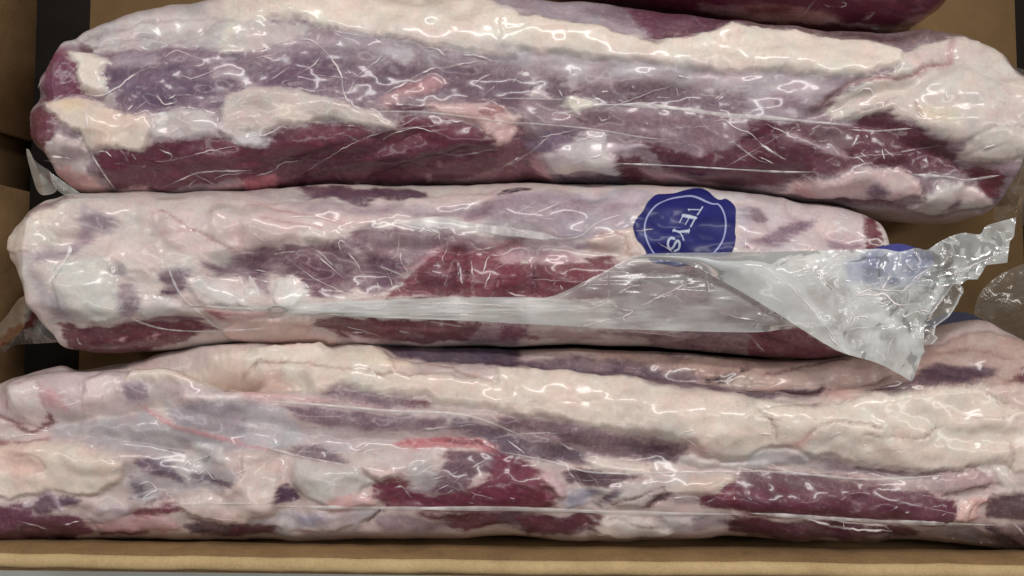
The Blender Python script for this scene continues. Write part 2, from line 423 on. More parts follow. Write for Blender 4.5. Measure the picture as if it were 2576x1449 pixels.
# ------------------------------------------------------------------ the marks on each pack
# P polygon, S stroke, E ellipse; then a sheet tile, colour, kind of tissue
# (f fat, l lean, s silverskin), options, points. Some dark hollows hold painted shade; the middle pack's silver band is painted glare.
U_MARKS = """
H F 0,0,0 f w=90 h=2 : 500,20 1000,45 1400,95 1700,132 2000,152 2200,170
H F 0,0,0 f w=70 h=-1.5 : 250,150 700,172 1200,205 1600,235 2000,262
H F 0,0,0 f w=70 h=4 : 300,405 700,375 1100,350 1250,370
H F 0,0,0 f w=44 h=-5 : 1290,320 1310,380 1340,470
H F 0,0,0 f w=60 h=4 : 1500,400 1800,410 2000,390
H F 0,0,0 f w=130 h=5 : 2250,260 2420,280 2500,330
H F 0,0,0 f w=30 h=-5 : 2040,292 2160,250 2250,225 2380,165
H F 0,0,0 f w=60 h=4 : 2050,450 2200,460 2350,500
H F 0,0,0 f w=36 h=-4 : 100,245 200,240 300,290
H F 0,0,0 f w=90 h=4 : 180,330 300,310
H F 0,0,0 f w=26 h=-3.5 : 640,440 900,380 1060,330
H F 0,0,0 f w=26 h=-3 : 950,450 1150,385 1260,370
H F 0,0,0 f w=40 h=-4 : 2130,300 2350,390 2450,440
H F 0,0,0 f w=40 h=-3 : 200,110 500,90 800,80

P a1 186,177,174 f s=7 h=1 : 340,360 500,220 760,90 1000,0 1400,-300 1811,-300 1811,330 1560,360 1200,292 620,332 540,275 430,350
P a1 214,203,186 f s=14 : 1480,0 1811,-60 1811,215 1640,230 1480,270 1560,170
P a1 205,196,186 f s=6 h=1 : 1470,290 1640,220 1811,180 1811,330 1620,355 1500,335
P a1 206,197,192 f s=8 op=.7 : 900,130 1250,110 1480,140 1300,200 1000,230 780,240
S a1 150,138,140 f w=14 s=4 h=-.8 op=.7 : 560,262 800,200 1150,150 1500,140
S a1 155,143,145 f w=10 s=3 h=-.7 op=.6 : 620,290 900,250 1300,255 1500,150 1780,210
P a1 120,62,90 l s=5 : 345,370 300,480 260,600 225,690 440,645 570,615 545,560 520,500 560,410 430,350
S a1 165,110,130 l w=18 s=5 op=.6 : 330,470 420,420 460,350
P a1 124,104,126 s s=6 m=.4 : 700,330 1080,330 1200,300 1560,365 1811,335 1811,620 1500,720 900,760 720,660 690,490
P a1 100,78,100 s s=8 : 700,490 780,450 1000,440 1050,470 900,520 760,560 720,540
P a1 98,80,104 s s=7 : 1070,330 1140,400 1240,420 1235,480 1150,480 1090,450
P a1 162,150,158 s s=10 op=.75 m=.5 : 750,345 1070,335 1080,440 900,445 760,450
P a1 100,80,98 s s=8 op=.8 : 1560,350 1640,390 1811,350 1811,420 1600,430
P a1 112,92,118 s s=14 op=.8 : 830,560 1100,500 1450,560 1430,680 1100,730 860,680
P a1 190,180,182 s s=5 : 1470,560 1500,590 1555,590 1530,612 1470,608
S a1 172,160,164 s w=80 s=12 m=.5 : 1480,490 1580,480 1700,580 1811,660
S a1 160,146,154 s w=46 s=9 op=.7 : 1360,690 1500,660 1640,680
P a1 216,207,194 f s=4 h=2.5 e=.5 part=fat_tab : 450,350 600,332 720,385 752,425 690,492 742,610 690,652 620,632 550,600 510,510 530,440
P a1 104,74,80 l s=4 h=-1.5 e=.4 : 515,268 560,285 605,305 612,332 535,328
P a1 172,164,165 f s=5 h=.8 : 700,650 760,618 810,640 800,720 750,745 700,705
P a1 116,62,78 l s=5 : 240,715 330,750 395,800 398,880 340,960 318,1040 350,1135 255,1080 200,980 210,850
P a1 213,196,182 f s=5 h=2.5 part=fat_lump : 235,688 420,650 540,640 640,680 760,770 900,790 1000,775 1070,860 1035,950 1000,1012 900,1016 820,992 700,1000 640,1022 590,980 560,880 480,865 430,845 390,785 330,745
P a1 214,192,160 f s=12 op=.8 : 410,680 540,660 610,740 480,770
P a1 222,200,180 f s=14 op=.8 : 580,770 760,770 830,900 720,960 620,910
P a1 200,185,182 f s=6 h=1.5 : 340,940 420,905 520,940 575,920 625,1060 590,1120 600,1180 720,1290 480,1260 400,1200 350,1140 318,1030
P a1 150,138,142 s s=8 op=.7 : 430,1010 560,960 600,1040 520,1080 440,1070
P a1 198,152,150 f s=8 h=1 : 360,1140 480,1115 600,1180 720,1280 840,1345 640,1355 500,1300 380,1240
S a1 128,58,58 l w=34 s=6 h=-1 : 370,1215 450,1290 560,1340 680,1352
P a1 190,180,178 f s=9 h=1.2 m=.4 : 1000,790 1060,765 1300,730 1440,765 1475,850 1500,935 1380,935 1200,935 1060,965
E a1 224,216,210 f s=3 h=2 e=.3 part=fat_nodule : 1100,800 48,44
P a1 108,50,68 l s=4 h=-.5 : 640,1025 820,1003 1000,1022 1060,975 1200,942 1380,942 1520,942 1640,988 1811,1000 1811,1190 1400,1245 1080,1295 1000,1275 800,1290 700,1190
P a2 102,47,63 l s=4 h=-.5 : -90,1000 90,1010 130,940 200,870 380,842 500,836 620,836 750,850 900,880 960,850 1000,785 1200,792 1430,822 1540,882 1640,902 1700,972 1760,1002 1700,1100 1640,1165 1450,1222 1250,1265 1150,1270 600,1262 300,1290 -90,1300
P a2 118,54,72 l s=14 op=.7 : 100,1000 400,850 900,900 600,1000 200,1090
P a2 114,52,70 l s=14 op=.7 : 1000,800 1400,830 1600,920 1300,990 900,960
S a2 72,34,46 l w=26 s=7 h=-1.2 : 0,1160 300,1072 700,925 900,885
S a2 74,34,46 l w=22 s=7 h=-1 : 760,1232 1000,1132 1200,1052 1350,1030 1500,990
S a2 78,36,48 l w=16 s=6 h=-.6 : 200,1260 500,1190 760,1120 1000,1050
P a1 200,190,192 f s=4 h=3 e=.5 part=fat_curl : 1470,845 1560,782 1620,762 1745,772 1752,830 1700,900 1811,850 1811,1000 1640,982 1540,932 1480,885
S a1 226,218,216 f w=34 s=4 h=1 : 1480,850 1530,900 1610,950 1680,960
P a1 110,92,104 s s=4 h=-2 : 1630,815 1730,800 1700,855 1640,845
P a1 194,164,164 f s=5 h=1 : 800,1300 900,1258 1000,1272 1065,1302 1000,1345 820,1345
P a1 180,142,150 f s=6 h=1 : 1250,1312 1400,1260 1500,1240 1811,1208 1811,1262 1500,1300 1300,1332
P a1 150,62,82 l s=7 : 1640,1270 1811,1225 1811,1310 1700,1300
P a2 172,96,110 f s=5 h=2 : -60,1210 160,1188 192,1230 150,1285 -60,1312
P a2 224,211,196 f s=6 h=2 part=fat_cap : -330,-300 1500,-300 1600,20 1811,80 1811,400 1650,402 1400,352 1150,312 950,282 700,232 450,186 250,156 -40,140 -170,40
P a2 204,190,180 f s=20 op=.7 : -300,0 0,0 120,100 -100,150 -300,140
S a2 148,132,132 f w=12 s=4 h=-1 op=.9 : 230,157 450,182 700,236 950,278
P a2 160,148,156 s s=12 m=.5 : 1430,-300 1811,-300 1811,110 1650,66
P a2 196,186,180 f s=6 h=.6 : -120,150 250,162 400,190 300,252 100,300 -120,335
P a2 130,112,130 s s=5 m=.4 : -60,400 250,330 300,255 420,195 700,240 1000,290 1400,360 1811,410 1811,740 1500,722 1300,640 880,660 700,740 450,650 300,600 100,595 -60,540
P a2 112,86,112 s s=12 op=.8 : 60,420 250,345 420,310 560,480 500,560 330,570 100,590
P a2 186,178,182 s s=5 : 160,392 252,372 236,432
P a2 152,140,148 s s=16 op=.75 m=.7 : 700,300 900,320 1200,330 1650,400 1811,420 1811,500 1300,470 1000,440 720,450
P a2 188,180,182 s s=7 op=.8 : 905,330 1070,330 1085,400 1030,440 945,385
P a2 110,84,102 s s=14 op=.85 m=.6 : 1250,490 1500,450 1811,460 1811,740 1500,720 1300,600
P a2 104,78,98 s s=12 op=.7 m=.5 : 720,480 980,440 1180,480 1000,560 850,600 720,560
P a2 182,146,148 f s=10 h=1 m=.3 : 830,725 900,650 1050,562 1250,500 1325,560 1200,625 1050,645 920,735
P a2 190,98,106 l s=8 op=.9 : 985,612 1060,568 1160,556 1120,605
P a2 198,185,177 f s=5 h=2 : -190,640 -60,590 100,602 300,610 450,652 620,702 700,742 850,762 960,850 1010,895 900,862 700,832 500,832 380,832 200,842 100,892 -120,930 -230,800
P a2 216,204,190 f s=8 op=.8 : 140,700 420,760 440,810 300,812 160,780
P a2 100,56,72 l s=5 : 940,720 1150,715 1130,752 960,752
P a2 202,174,168 f s=5 h=2 : 1180,700 1480,710 1600,698 1700,740 1780,802 1811,780 1811,860 1762,962 1722,972 1640,902 1500,842 1430,812 1250,772
P a2 188,102,106 l s=7 op=.85 : 1520,755 1620,712 1700,752 1680,792 1560,782
P a2 126,78,92 l s=9 m=.4 : 1760,960 1811,900 1811,1210 1640,1190 1700,1080
P a2 176,138,148 f s=3 h=1 e=.4 : 1172,1170 1212,1180 1216,1240 1172,1252
E a2 150,105,118 f s=4 e=.3 : 1260,1115 22,18
E a2 176,130,142 f s=4 e=.3 h=1 : 700,1245 22,16
P a2 152,116,126 s s=6 : 1160,1265 1460,1222 1620,1152 1811,1180 1811,1295 1200,1295
P a3 170,158,164 s s=10 m=.5 : -60,-300 700,-300 760,60 940,170 985,255 820,238 600,192 300,142 -60,105
P a3 122,104,118 s s=12 op=.8 m=.4 : 480,60 750,30 930,170 700,150
P a3 110,64,82 l s=6 : 740,-60 1300,40 1600,90 2200,150 2200,180 1560,165 1420,225 1250,252 1080,264 1000,262 940,182 820,80
S a3 150,112,128 l w=12 s=5 op=.6 : 1000,130 1150,150 1300,130
S a3 150,112,128 l w=10 s=5 op=.5 : 1050,200 1200,180 1380,170
P a3 224,211,196 f s=6 h=3 part=fat_cap : -60,105 300,142 600,192 820,240 1000,282 1240,257 1420,232 1500,190 1811,185 1811,480 1500,492 1200,482 1050,452 800,422 560,402 350,372 -60,330
S a3 200,180,164 f w=8 s=4 h=-.6 op=.7 : 0,225 300,215 560,215 800,240
P a3 182,172,176 s s=22 op=.85 m=.5 : -60,330 560,405 1060,455 1500,490 1811,485 1811,650 1300,560 1060,500 800,545 500,560 300,430 -60,420
P a3 116,94,110 s s=12 m=.7 : -60,440 300,480 420,560 500,560 650,580 1000,562 1200,590 1400,600 1811,690 1811,760 1400,742 900,712 600,722 580,662 380,662 -60,662
E a3 122,102,116 s s=10 op=.8 : 650,470 85,38
P a3 190,180,182 f s=5 h=1.5 : 400,525 500,480 512,530 470,612 430,615 400,560
S a3 170,160,166 s w=26 s=6 op=.7 : 130,460 220,520 300,500 440,400
S a3 165,154,162 s w=22 s=6 op=.7 : 60,390 40,450 150,570
P a3 205,192,192 f s=4 h=1 : 180,575 240,563 256,590 212,612 300,672 160,664
P a3 216,206,192 f s=3 h=2 e=.5 part=fat_tab : 400,662 470,645 575,682 578,736 500,760 522,830 582,852 470,800 400,712
P a3 138,112,124 s s=9 m=.7 : 380,772 1400,765 1811,850 1700,905 1400,1012 1000,962 850,942 680,902 560,872
P a3 98,48,62 l s=6 h=-.5 : 850,940 1100,962 1300,1032 1400,1012 1500,1002 1600,932 1811,850 1811,1250 1600,1272 1400,1252 1200,1172 1080,1132 950,972
P a3 98,48,62 l s=5 : 745,1052 900,1062 1050,1202 780,1235 740,1102
S a3 168,132,142 f w=44 s=7 h=.8 : 920,1130 1040,1200 1100,1150 1300,1220 1420,1272
S a3 165,140,150 f w=40 s=8 op=.8 m=.5 : 1050,960 1180,1000 1300,1020
S a3 192,178,182 f w=44 s=5 h=1 : 700,985 800,1012 900,972
P a3 165,132,140 f s=4 : 900,1232 1090,1228 1060,1252
P a3 192,182,182 f s=5 h=2 part=fat_flap : 250,1052 420,982 480,960 560,908 692,908 682,992 742,1032 742,1132 762,1192 600,1132 500,1122 400,1182 300,1182
P a3 204,192,180 f s=10 op=.8 : 300,1130 450,1080 650,1040 700,1070 520,1110 380,1175
P a3 132,82,98 l s=8 m=.4 : -60,830 100,862 200,1042 250,1182 350,1272 200,1288 -60,1292
P a3 184,144,152 f s=7 h=1 : 150,1082 240,1050 300,1182 330,1242 200,1202
P a3 206,177,171 f s=5 h=1.5 : -60,780 62,790 72,882 30,962 -60,985
P a3 124,108,132 s s=7 : 100,942 300,890 480,902 400,982 250,1042 150,1012
P a3 100,84,108 s s=7 : 350,1192 600,1152 760,1202 780,1265 400,1275
P a4 126,106,106 s s=10 m=.4 : -60,140 900,225 1300,185 1500,230 1620,310 1400,285 1100,305 950,335 700,292 300,225 -60,182
P a4 88,62,66 l s=8 op=.8 : 500,215 900,240 1100,250 950,305 750,285
P a4 222,209,195 f s=8 h=3 part=fat_cap : -60,190 400,222 700,292 900,342 962,382 950,442 1000,462 850,502 700,542 400,522 200,502 -60,492
P a4 170,157,164 s s=16 m=.5 : -60,500 300,545 560,560 460,662 340,742 420,792 300,805 -60,792
P a4 128,104,124 s s=10 op=.85 m=.4 : 60,622 300,662 320,742 150,742
P a4 206,195,184 f s=6 h=2 part=fat_lump : 962,400 1050,332 1300,290 1500,290 1600,322 1700,402 1811,522 2100,700 2100,1050 1700,1092 1560,1092 1360,1112 1350,1062 1400,962 1330,972 1250,932 1100,892 1000,842 880,772 820,762 700,802 520,802 480,742 560,652 700,572 900,542
P a4 212,190,182 f s=14 op=.6 : 962,400 1300,320 1340,420 1100,500 960,500
S a4 160,122,122 f w=20 s=5 h=-2 : 450,690 560,622 650,572 830,560 1000,546 1100,492 1200,452 1310,428
S a4 150,98,108 l w=46 s=9 op=.8 : 380,730 460,690 540,630
S a4 186,152,150 f w=30 s=8 h=-1 op=.8 : 1300,300 1310,420 1240,470
S a4 168,132,130 f w=14 s=4 h=-1.4 : 960,380 900,350 780,320
S a4 176,142,140 f w=14 s=4 h=-1.2 : 1040,700 1050,780 1085,830
S a4 140,122,122 f w=9 s=4 h=-1 : 600,792 800,722 920,682
P a4 176,166,168 f s=16 op=.4 : 1390,640 1480,640 1440,800 1420,950 1340,965
P a4 210,198,172 f s=18 op=.8 : 1050,760 1280,760 1320,860 1100,850
S a4 172,160,160 f w=12 s=5 h=-1 op=.7 : 1380,960 1500,900 1700,880 1811,900
S a4 172,160,164 f w=12 s=5 h=-.8 op=.6 : 1400,1060 1540,1010 1640,970
P a4 130,92,112 l s=12 op=.6 : 1790,540 1900,560 1900,720 1800,660
P a4 98,47,61 l s=5 h=-.5 : -60,820 640,852 700,812 830,770 900,802 1080,882 1260,962 1340,1032 1390,1165 1200,1182 1000,1182 860,1122 640,1122 600,1152 360,1167 150,1242 -60,1252
P a4 86,44,52 l s=10 op=.7 : 1050,900 1250,970 1340,1060 1340,1150 1200,1060
S a4 164,144,152 f w=44 s=7 h=.6 : 235,915 400,985 600,1045
P a4 138,118,124 s s=10 op=.7 m=.5 : 300,852 620,872 640,982 560,1012 400,932
S a4 150,124,130 s w=24 s=6 op=.7 : 1180,1130 1250,1090 1320,1120
P a4 198,175,172 f s=5 h=2.5 part=fat_lump : 120,1285 260,1212 400,1182 560,1162 640,1132 760,1108 850,1142 960,1140 1040,1192 1090,1232 1102,1292 900,1325 500,1325 200,1305
E a4 110,88,110 s s=12 : 800,1255 66,62
E a4 176,128,126 f s=14 op=.8 : 310,1260 60,40
P a4 116,78,96 s s=10 : 500,1325 900,1300 950,1270 900,1350 600,1365
P a4 202,192,186 f s=6 h=2 part=fat_lump : 1110,1282 1180,1250 1400,1238 1500,1292 1600,1372 1625,1405 1500,1435 1200,1445 1000,1405
P a4 205,182,178 f s=8 op=.8 : 1380,1290 1480,1260 1600,1372 1500,1400 1400,1340
P a4 116,92,106 s s=10 op=.9 : 1260,1390 1345,1320 1385,1340 1380,1405 1300,1415
S a4 130,110,116 f w=16 s=5 h=-1.5 : 1110,1260 1100,1320 1040,1350
P a4 108,48,58 l s=5 : 1380,1172 1500,1130 1625,1172 1690,1205 1645,1355 1560,1322 1480,1232
P b4 184,164,162 f s=8 h=1 : 560,150 900,150 1200,230 1620,190 1660,300 1400,320 1000,290 700,220
S b4 120,95,102 s w=18 s=6 op=.7 : 1240,200 1400,185 1560,180
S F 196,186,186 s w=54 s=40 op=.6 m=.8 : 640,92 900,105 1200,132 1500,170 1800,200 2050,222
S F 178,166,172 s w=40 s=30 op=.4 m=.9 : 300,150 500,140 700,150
"""
T_MARKS = """
P a3 166,126,128 f s=7 m=.4 : 1280,30 1811,40 1811,130 1600,120 1340,85
P a3 158,64,74 l s=8 : 1640,45 1900,45 1900,92 1650,85
P a4 184,138,134 f s=8 m=.4 : -60,25 300,40 420,60 560,140 400,165 200,155 -60,132
P a4 166,60,70 l s=9 : -60,42 240,40 210,92 -60,95
S a4 180,145,150 f w=16 s=4 : 720,140 760,110 790,92
P a4 166,124,134 f s=9 m=.4 : 940,175 1060,102 1200,92 1330,50 1200,160 1080,190
S a4 150,110,122 f w=20 s=6 op=.7 : 1090,0 1120,50 1060,70
S a4 180,150,150 f w=26 s=6 : 480,140 700,180 900,205 1080,205
"""
M_MARKS = """
H F 0,0,0 f w=90 h=5 : 130,660 220,740 280,800
H F 0,0,0 f w=46 h=-4 : 150,610 230,580 320,560
H F 0,0,0 f w=60 h=3.5 : 450,570 800,560 1100,580
H F 0,0,0 f w=60 h=-5 : 560,690 800,700 1000,690
H F 0,0,0 f w=50 h=-4 : 150,826 400,826 600,810
H F 0,0,0 f w=60 h=5 : 1100,700 1300,700
H F 0,0,0 f w=30 h=-4 : 1146,640 1150,745
H F 0,0,0 f w=30 h=-4 : 1340,650 1342,745
H F 0,0,0 f w=40 h=4 : 560,560 700,590 850,600
H F 0,0,0 f w=50 h=-5 : 1000,620 1300,625 1560,640
H F 0,0,0 f w=70 h=2 : 1300,545 1600,530 1900,545
H F 0,0,0 f w=40 h=-4 : 2000,540 2080,580 2150,600

P b1 128,108,112 s s=9 op=.9 : 150,240 260,172 380,122 490,135 330,200 180,255
P b1 206,196,184 f s=10 h=1 : 60,460 70,380 160,270 330,200 500,160 420,260 380,380 200,480 100,500
P b1 148,134,146 s s=16 m=.4 : 580,215 790,260 720,305 620,335 585,405 525,475 400,520 220,575 230,520 420,430 520,330
P b1 134,122,130 s s=12 op=.6 m=.5 : 560,230 760,250 800,290 680,310
P b1 201,197,189 f s=12 h=1.5 : 390,560 480,520 750,515 800,700 835,930 500,992 420,902 380,700
P b1 208,194,187 f s=14 h=1 : 700,400 900,360 1100,400 1120,560 1050,620 860,600 740,520
P b1 160,148,158 s s=12 op=.8 : 350,780 450,800 505,900 440,955 400,925
E b1 150,141,144 s s=10 op=.85 : 800,612 58,48
P b1 132,120,132 s s=9 m=.4 : 820,690 900,690 945,780 950,860 900,930 840,930 820,820 800,740
E b1 108,80,96 s s=6 h=-.8 : 1150,740 66,38
P b1 205,198,194 f s=8 h=1.5 : 960,760 1060,780 1150,800 1240,830 1260,900 1180,950 980,950 950,880
P b1 122,104,120 s s=9 m=.4 : 1080,625 1200,580 1310,600 1270,700 1210,770 1130,700
P b1 118,94,114 s s=10 m=.5 : 1370,545 1500,560 1600,490 1660,500 1811,470 1811,780 1700,702 1600,645 1450,640
P b1 207,199,194 f s=7 h=1.5 : 1250,650 1420,660 1560,720 1720,835 1400,855 1300,785
P b1 209,189,184 f s=14 h=.6 : 1000,200 1811,280 1811,440 1600,470 1300,525 1100,385
S b1 166,124,124 f w=12 s=4 h=-.8 : 1090,215 1270,312 1500,430 1811,590
S b1 180,140,140 f w=10 s=4 h=-.5 op=.7 : 960,330 1080,370 1290,340
P b1 112,52,68 l s=5 h=-.5 : 385,1002 700,1000 900,968 1000,982 1300,1002 1400,1042 1490,1040 1300,1092 1000,1165 850,1175 600,1165 470,1145 415,1082
P b1 122,82,100 s s=7 : 880,972 1100,948 1350,958 1410,1002 1150,1002
E b1 190,150,158 f s=3 e=.3 h=.6 : 832,1085 22,16
E b1 186,146,154 f s=3 e=.3 h=.6 : 1042,1085 18,20
E b1 160,115,126 f s=3 e=.3 : 942,1132 12,10
P b1 203,166,163 f s=7 h=1 : 1380,860 1500,868 1811,868 1811,905 1750,985 1600,1015 1480,992 1420,925
P b1 192,84,98 l s=7 : 1410,885 1500,880 1535,962 1480,982
P b1 222,196,190 f s=5 h=1.2 e=.5 : 1540,920 1640,910 1680,950 1600,975
P b2 206,186,180 f s=8 h=1 : -60,140 200,160 420,140 560,130 680,172 760,162 820,112 1000,132 1160,102 1400,60 1660,82 1660,122 1300,182 1100,222 1300,285 900,265 820,305 600,335 560,405 480,435 380,405 250,425 80,445 -60,485
P b2 92,60,78 l s=5 : 300,40 1170,50 1165,92 1000,132 880,112 800,132 760,162 700,174 640,142 560,112 420,112
P b2 150,138,142 s s=12 op=.7 : -60,80 400,80 400,130 100,142
S b2 184,140,140 f w=9 s=4 h=-.6 : 0,175 180,220 420,260 620,300
S b2 180,138,138 f w=8 s=4 h=-.5 : 100,290 330,310 480,330
P b2 216,200,192 f s=4 h=3 part=fat_nodule : 340,392 400,340 480,350 512,390 480,425 380,415
P b2 188,82,84 l s=5 : 500,400 580,395 570,415 510,418
P b2 138,122,136 s s=10 m=.5 : 1100,250 1400,180 1811,130 1811,300 1400,235 1150,235
P b2 178,172,176 s s=9 op=.8 : 980,300 1200,280 1300,252 1811,320 1811,372 1500,332 1200,352
P b2 114,80,100 s s=8 m=.6 : -60,480 100,452 400,432 500,442 600,402 800,312 1000,332 1230,362 1400,362 1200,472 1170,562 1060,592 1030,632 1000,702 800,782 700,762 560,782 380,782 240,642 80,622 -60,680
P b2 106,72,92 s s=9 : 780,492 960,522 1020,582 960,682 850,702 760,602
P b2 114,74,94 l s=8 op=.9 : 240,522 420,492 560,622 650,682 520,702 400,622
P b2 110,74,92 l s=8 op=.8 : 440,440 560,450 620,560 560,600 480,520
P b2 168,152,158 s s=10 op=.7 m=.8 : 820,352 1000,342 1240,372 1180,502 1000,545 900,480
S b2 164,150,156 s w=60 s=12 op=.7 m=.6 : 600,420 700,500 760,600
P b2 214,209,203 f s=6 h=2 part=fat_tab : 135,660 250,640 335,702 365,782 280,852 170,855 130,762
P b2 210,204,198 f s=5 h=1.5 : -60,640 20,702 24,762 -60,772
P b2 207,188,183 f s=6 h=1 : 640,762 720,720 792,770 802,805 680,825
P b2 130,62,80 l s=5 h=-.4 : 1040,642 1120,592 1200,502 1300,462 1500,412 1640,442 1740,442 1811,400 1811,805 1300,785 1000,775 880,795 820,805 1000,722
P b2 142,70,90 l s=16 op=.6 : 1080,640 1250,540 1400,560 1350,700 1150,730
S b2 178,143,150 f w=34 s=6 h=.6 m=.4 : 1040,602 1100,582 1180,512 1280,452 1420,422 1500,432
S b2 170,130,140 f w=18 s=5 op=.6 : 1280,630 1340,600 1400,590
S b2 88,42,56 l w=34 s=8 h=-1 : 1365,490 1372,765
S b2 92,44,58 l w=24 s=8 h=-.8 : 1440,450 1442,650
S b2 96,46,60 l w=24 s=8 h=-.8 : 1680,620 1640,760
P b2 197,168,168 f s=8 h=.8 m=.4 : 1350,362 1740,402 1765,442 1600,455 1400,402
P b2 196,92,92 l s=6 : 1745,392 1830,390 1830,445 1760,445
P b2 150,60,80 l s=6 : 250,852 500,832 760,822 900,802 1200,785 1100,832 800,832 450,862
P b2 106,48,62 l s=5 : 430,930 700,920 1100,940 1540,960 1560,992 1450,1072 1200,1102 900,1092 600,1062 400,1002
P b2 194,174,178 f s=5 h=1 : 610,1030 800,1040 932,1088 700,1090
P b2 207,180,171 f s=6 h=2.5 part=fat_lump : -230,1040 -120,950 0,928 400,910 412,982 380,1052 560,1082 500,1135 350,1145 100,1130 -120,1110
P b2 196,140,132 f s=10 op=.8 : 60,1112 230,1092 440,1150 200,1150
P b2 150,124,134 s s=8 m=.4 : 1450,1072 1500,1032 1580,962 1811,960 1811,1110 1450,1110
P b3 166,153,163 s s=10 m=.5 : -60,110 600,60 900,60 1000,80 880,252 860,332 700,382 500,462 380,402 -60,302
P b3 194,184,188 s s=12 op=.8 : 480,62 960,68 900,152 560,165
S b3 186,176,182 s w=26 s=6 op=.7 : 60,270 280,190 480,110
S b3 186,176,182 s w=20 s=6 op=.6 : 130,330 330,260 500,240
P b3 178,172,176 s s=9 op=.8 : -60,300 200,345 400,390 380,430 180,392 -60,372
P b3 210,188,178 f s=6 h=1.5 part=fat_fold : 530,402 700,342 860,322 880,392 940,492 850,512 780,522 750,472 560,462
S b3 170,130,126 f w=14 s=4 h=-1.2 : 620,370 760,360 820,420 800,500
P b3 188,175,182 f s=10 : 1540,180 2000,150 2000,470 1560,465
P b3 206,199,197 f s=9 h=.5 : 1100,60 1330,88 1900,110 1900,200 1720,192 1520,165
P b3 184,78,92 l s=7 : 1600,462 1680,392 1742,370 1690,442
P b3 142,128,140 s s=10 op=.7 m=.4 : 1560,182 1750,192 1765,285 1600,295
P b3 126,58,75 l s=5 h=-.4 : -60,562 200,542 560,552 740,562 900,600 900,800 300,805 -60,795
S b3 88,42,55 l w=36 s=8 h=-1 : 185,580 180,770
P b3 112,56,70 l s=6 : 500,520 720,492 745,522 620,565
P b3 182,152,156 f s=7 h=.8 m=.4 : -60,430 380,472 520,492 480,562 240,562 100,522 60,562 -60,542
P b3 186,92,96 l s=7 op=.9 : -60,390 60,402 62,432 -60,445
P b3 134,104,110 s s=12 m=.3 : 760,560 1900,560 1900,1010 700,1000
P b3 122,72,90 l s=7 m=.3 : -60,970 150,970 140,1042 -60,1095
P b3 178,153,152 f s=6 h=1 : 150,1032 200,982 420,992 600,1022 700,1062 500,1074 300,1064 200,1062
P b3 174,72,74 l s=6 : 138,1052 200,1040 222,1062 160,1070
P b3 118,82,96 s s=8 m=.6 : 600,1010 1000,1030 1200,1020 1400,1020 1811,1010 1811,1195 1500,1175 1300,1155 1000,1145 960,1082
S b3 158,130,138 s w=18 s=5 op=.7 : 740,1030 860,1070 960,1100
S b3 158,130,138 s w=16 s=5 op=.7 : 1200,1060 1340,1110 1400,1150
S b3 160,130,138 s w=16 s=5 op=.7 : 1500,1050 1620,1100 1740,1160
P b4 198,182,181 f s=8 : -60,105 290,135 500,165 700,195 742,262 752,500 -60,500
P b4 133,110,128 s s=10 m=.4 : -60,430 200,300 420,230 330,332 160,445
P b4 205,184,180 f s=10 : 420,232 560,302 500,402 380,400
P b4 150,130,142 s s=9 m=.5 : 480,372 720,382 742,445 500,445
P b4 128,112,124 s s=6 : -60,200 40,230 62,265 40,302 -60,300
P b4 110,48,61 l s=5 e=.6 : 715,215 795,245 860,332 880,460 752,460 738,332
P b4 120,54,70 l s=6 : -60,990 280,990 480,1122 620,1190 300,1210 -60,1190
S b4 92,44,58 l w=20 s=6 h=-.6 : 60,1060 200,1110 360,1160
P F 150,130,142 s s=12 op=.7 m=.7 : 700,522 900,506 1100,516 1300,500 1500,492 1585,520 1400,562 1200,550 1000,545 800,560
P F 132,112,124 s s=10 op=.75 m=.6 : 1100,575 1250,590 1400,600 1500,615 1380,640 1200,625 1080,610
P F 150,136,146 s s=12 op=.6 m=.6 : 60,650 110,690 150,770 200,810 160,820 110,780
P F 46,32,42 s s=2 e=.2 part=printed_lettering : 1252,497 1262,487 1274,481 1316,478 1338,479 1328,488 1312,490 1268,496
S F 128,116,124 s w=7 s=2 e=.2 : 1273,494 1283,486 1298,483 1311,484
"""
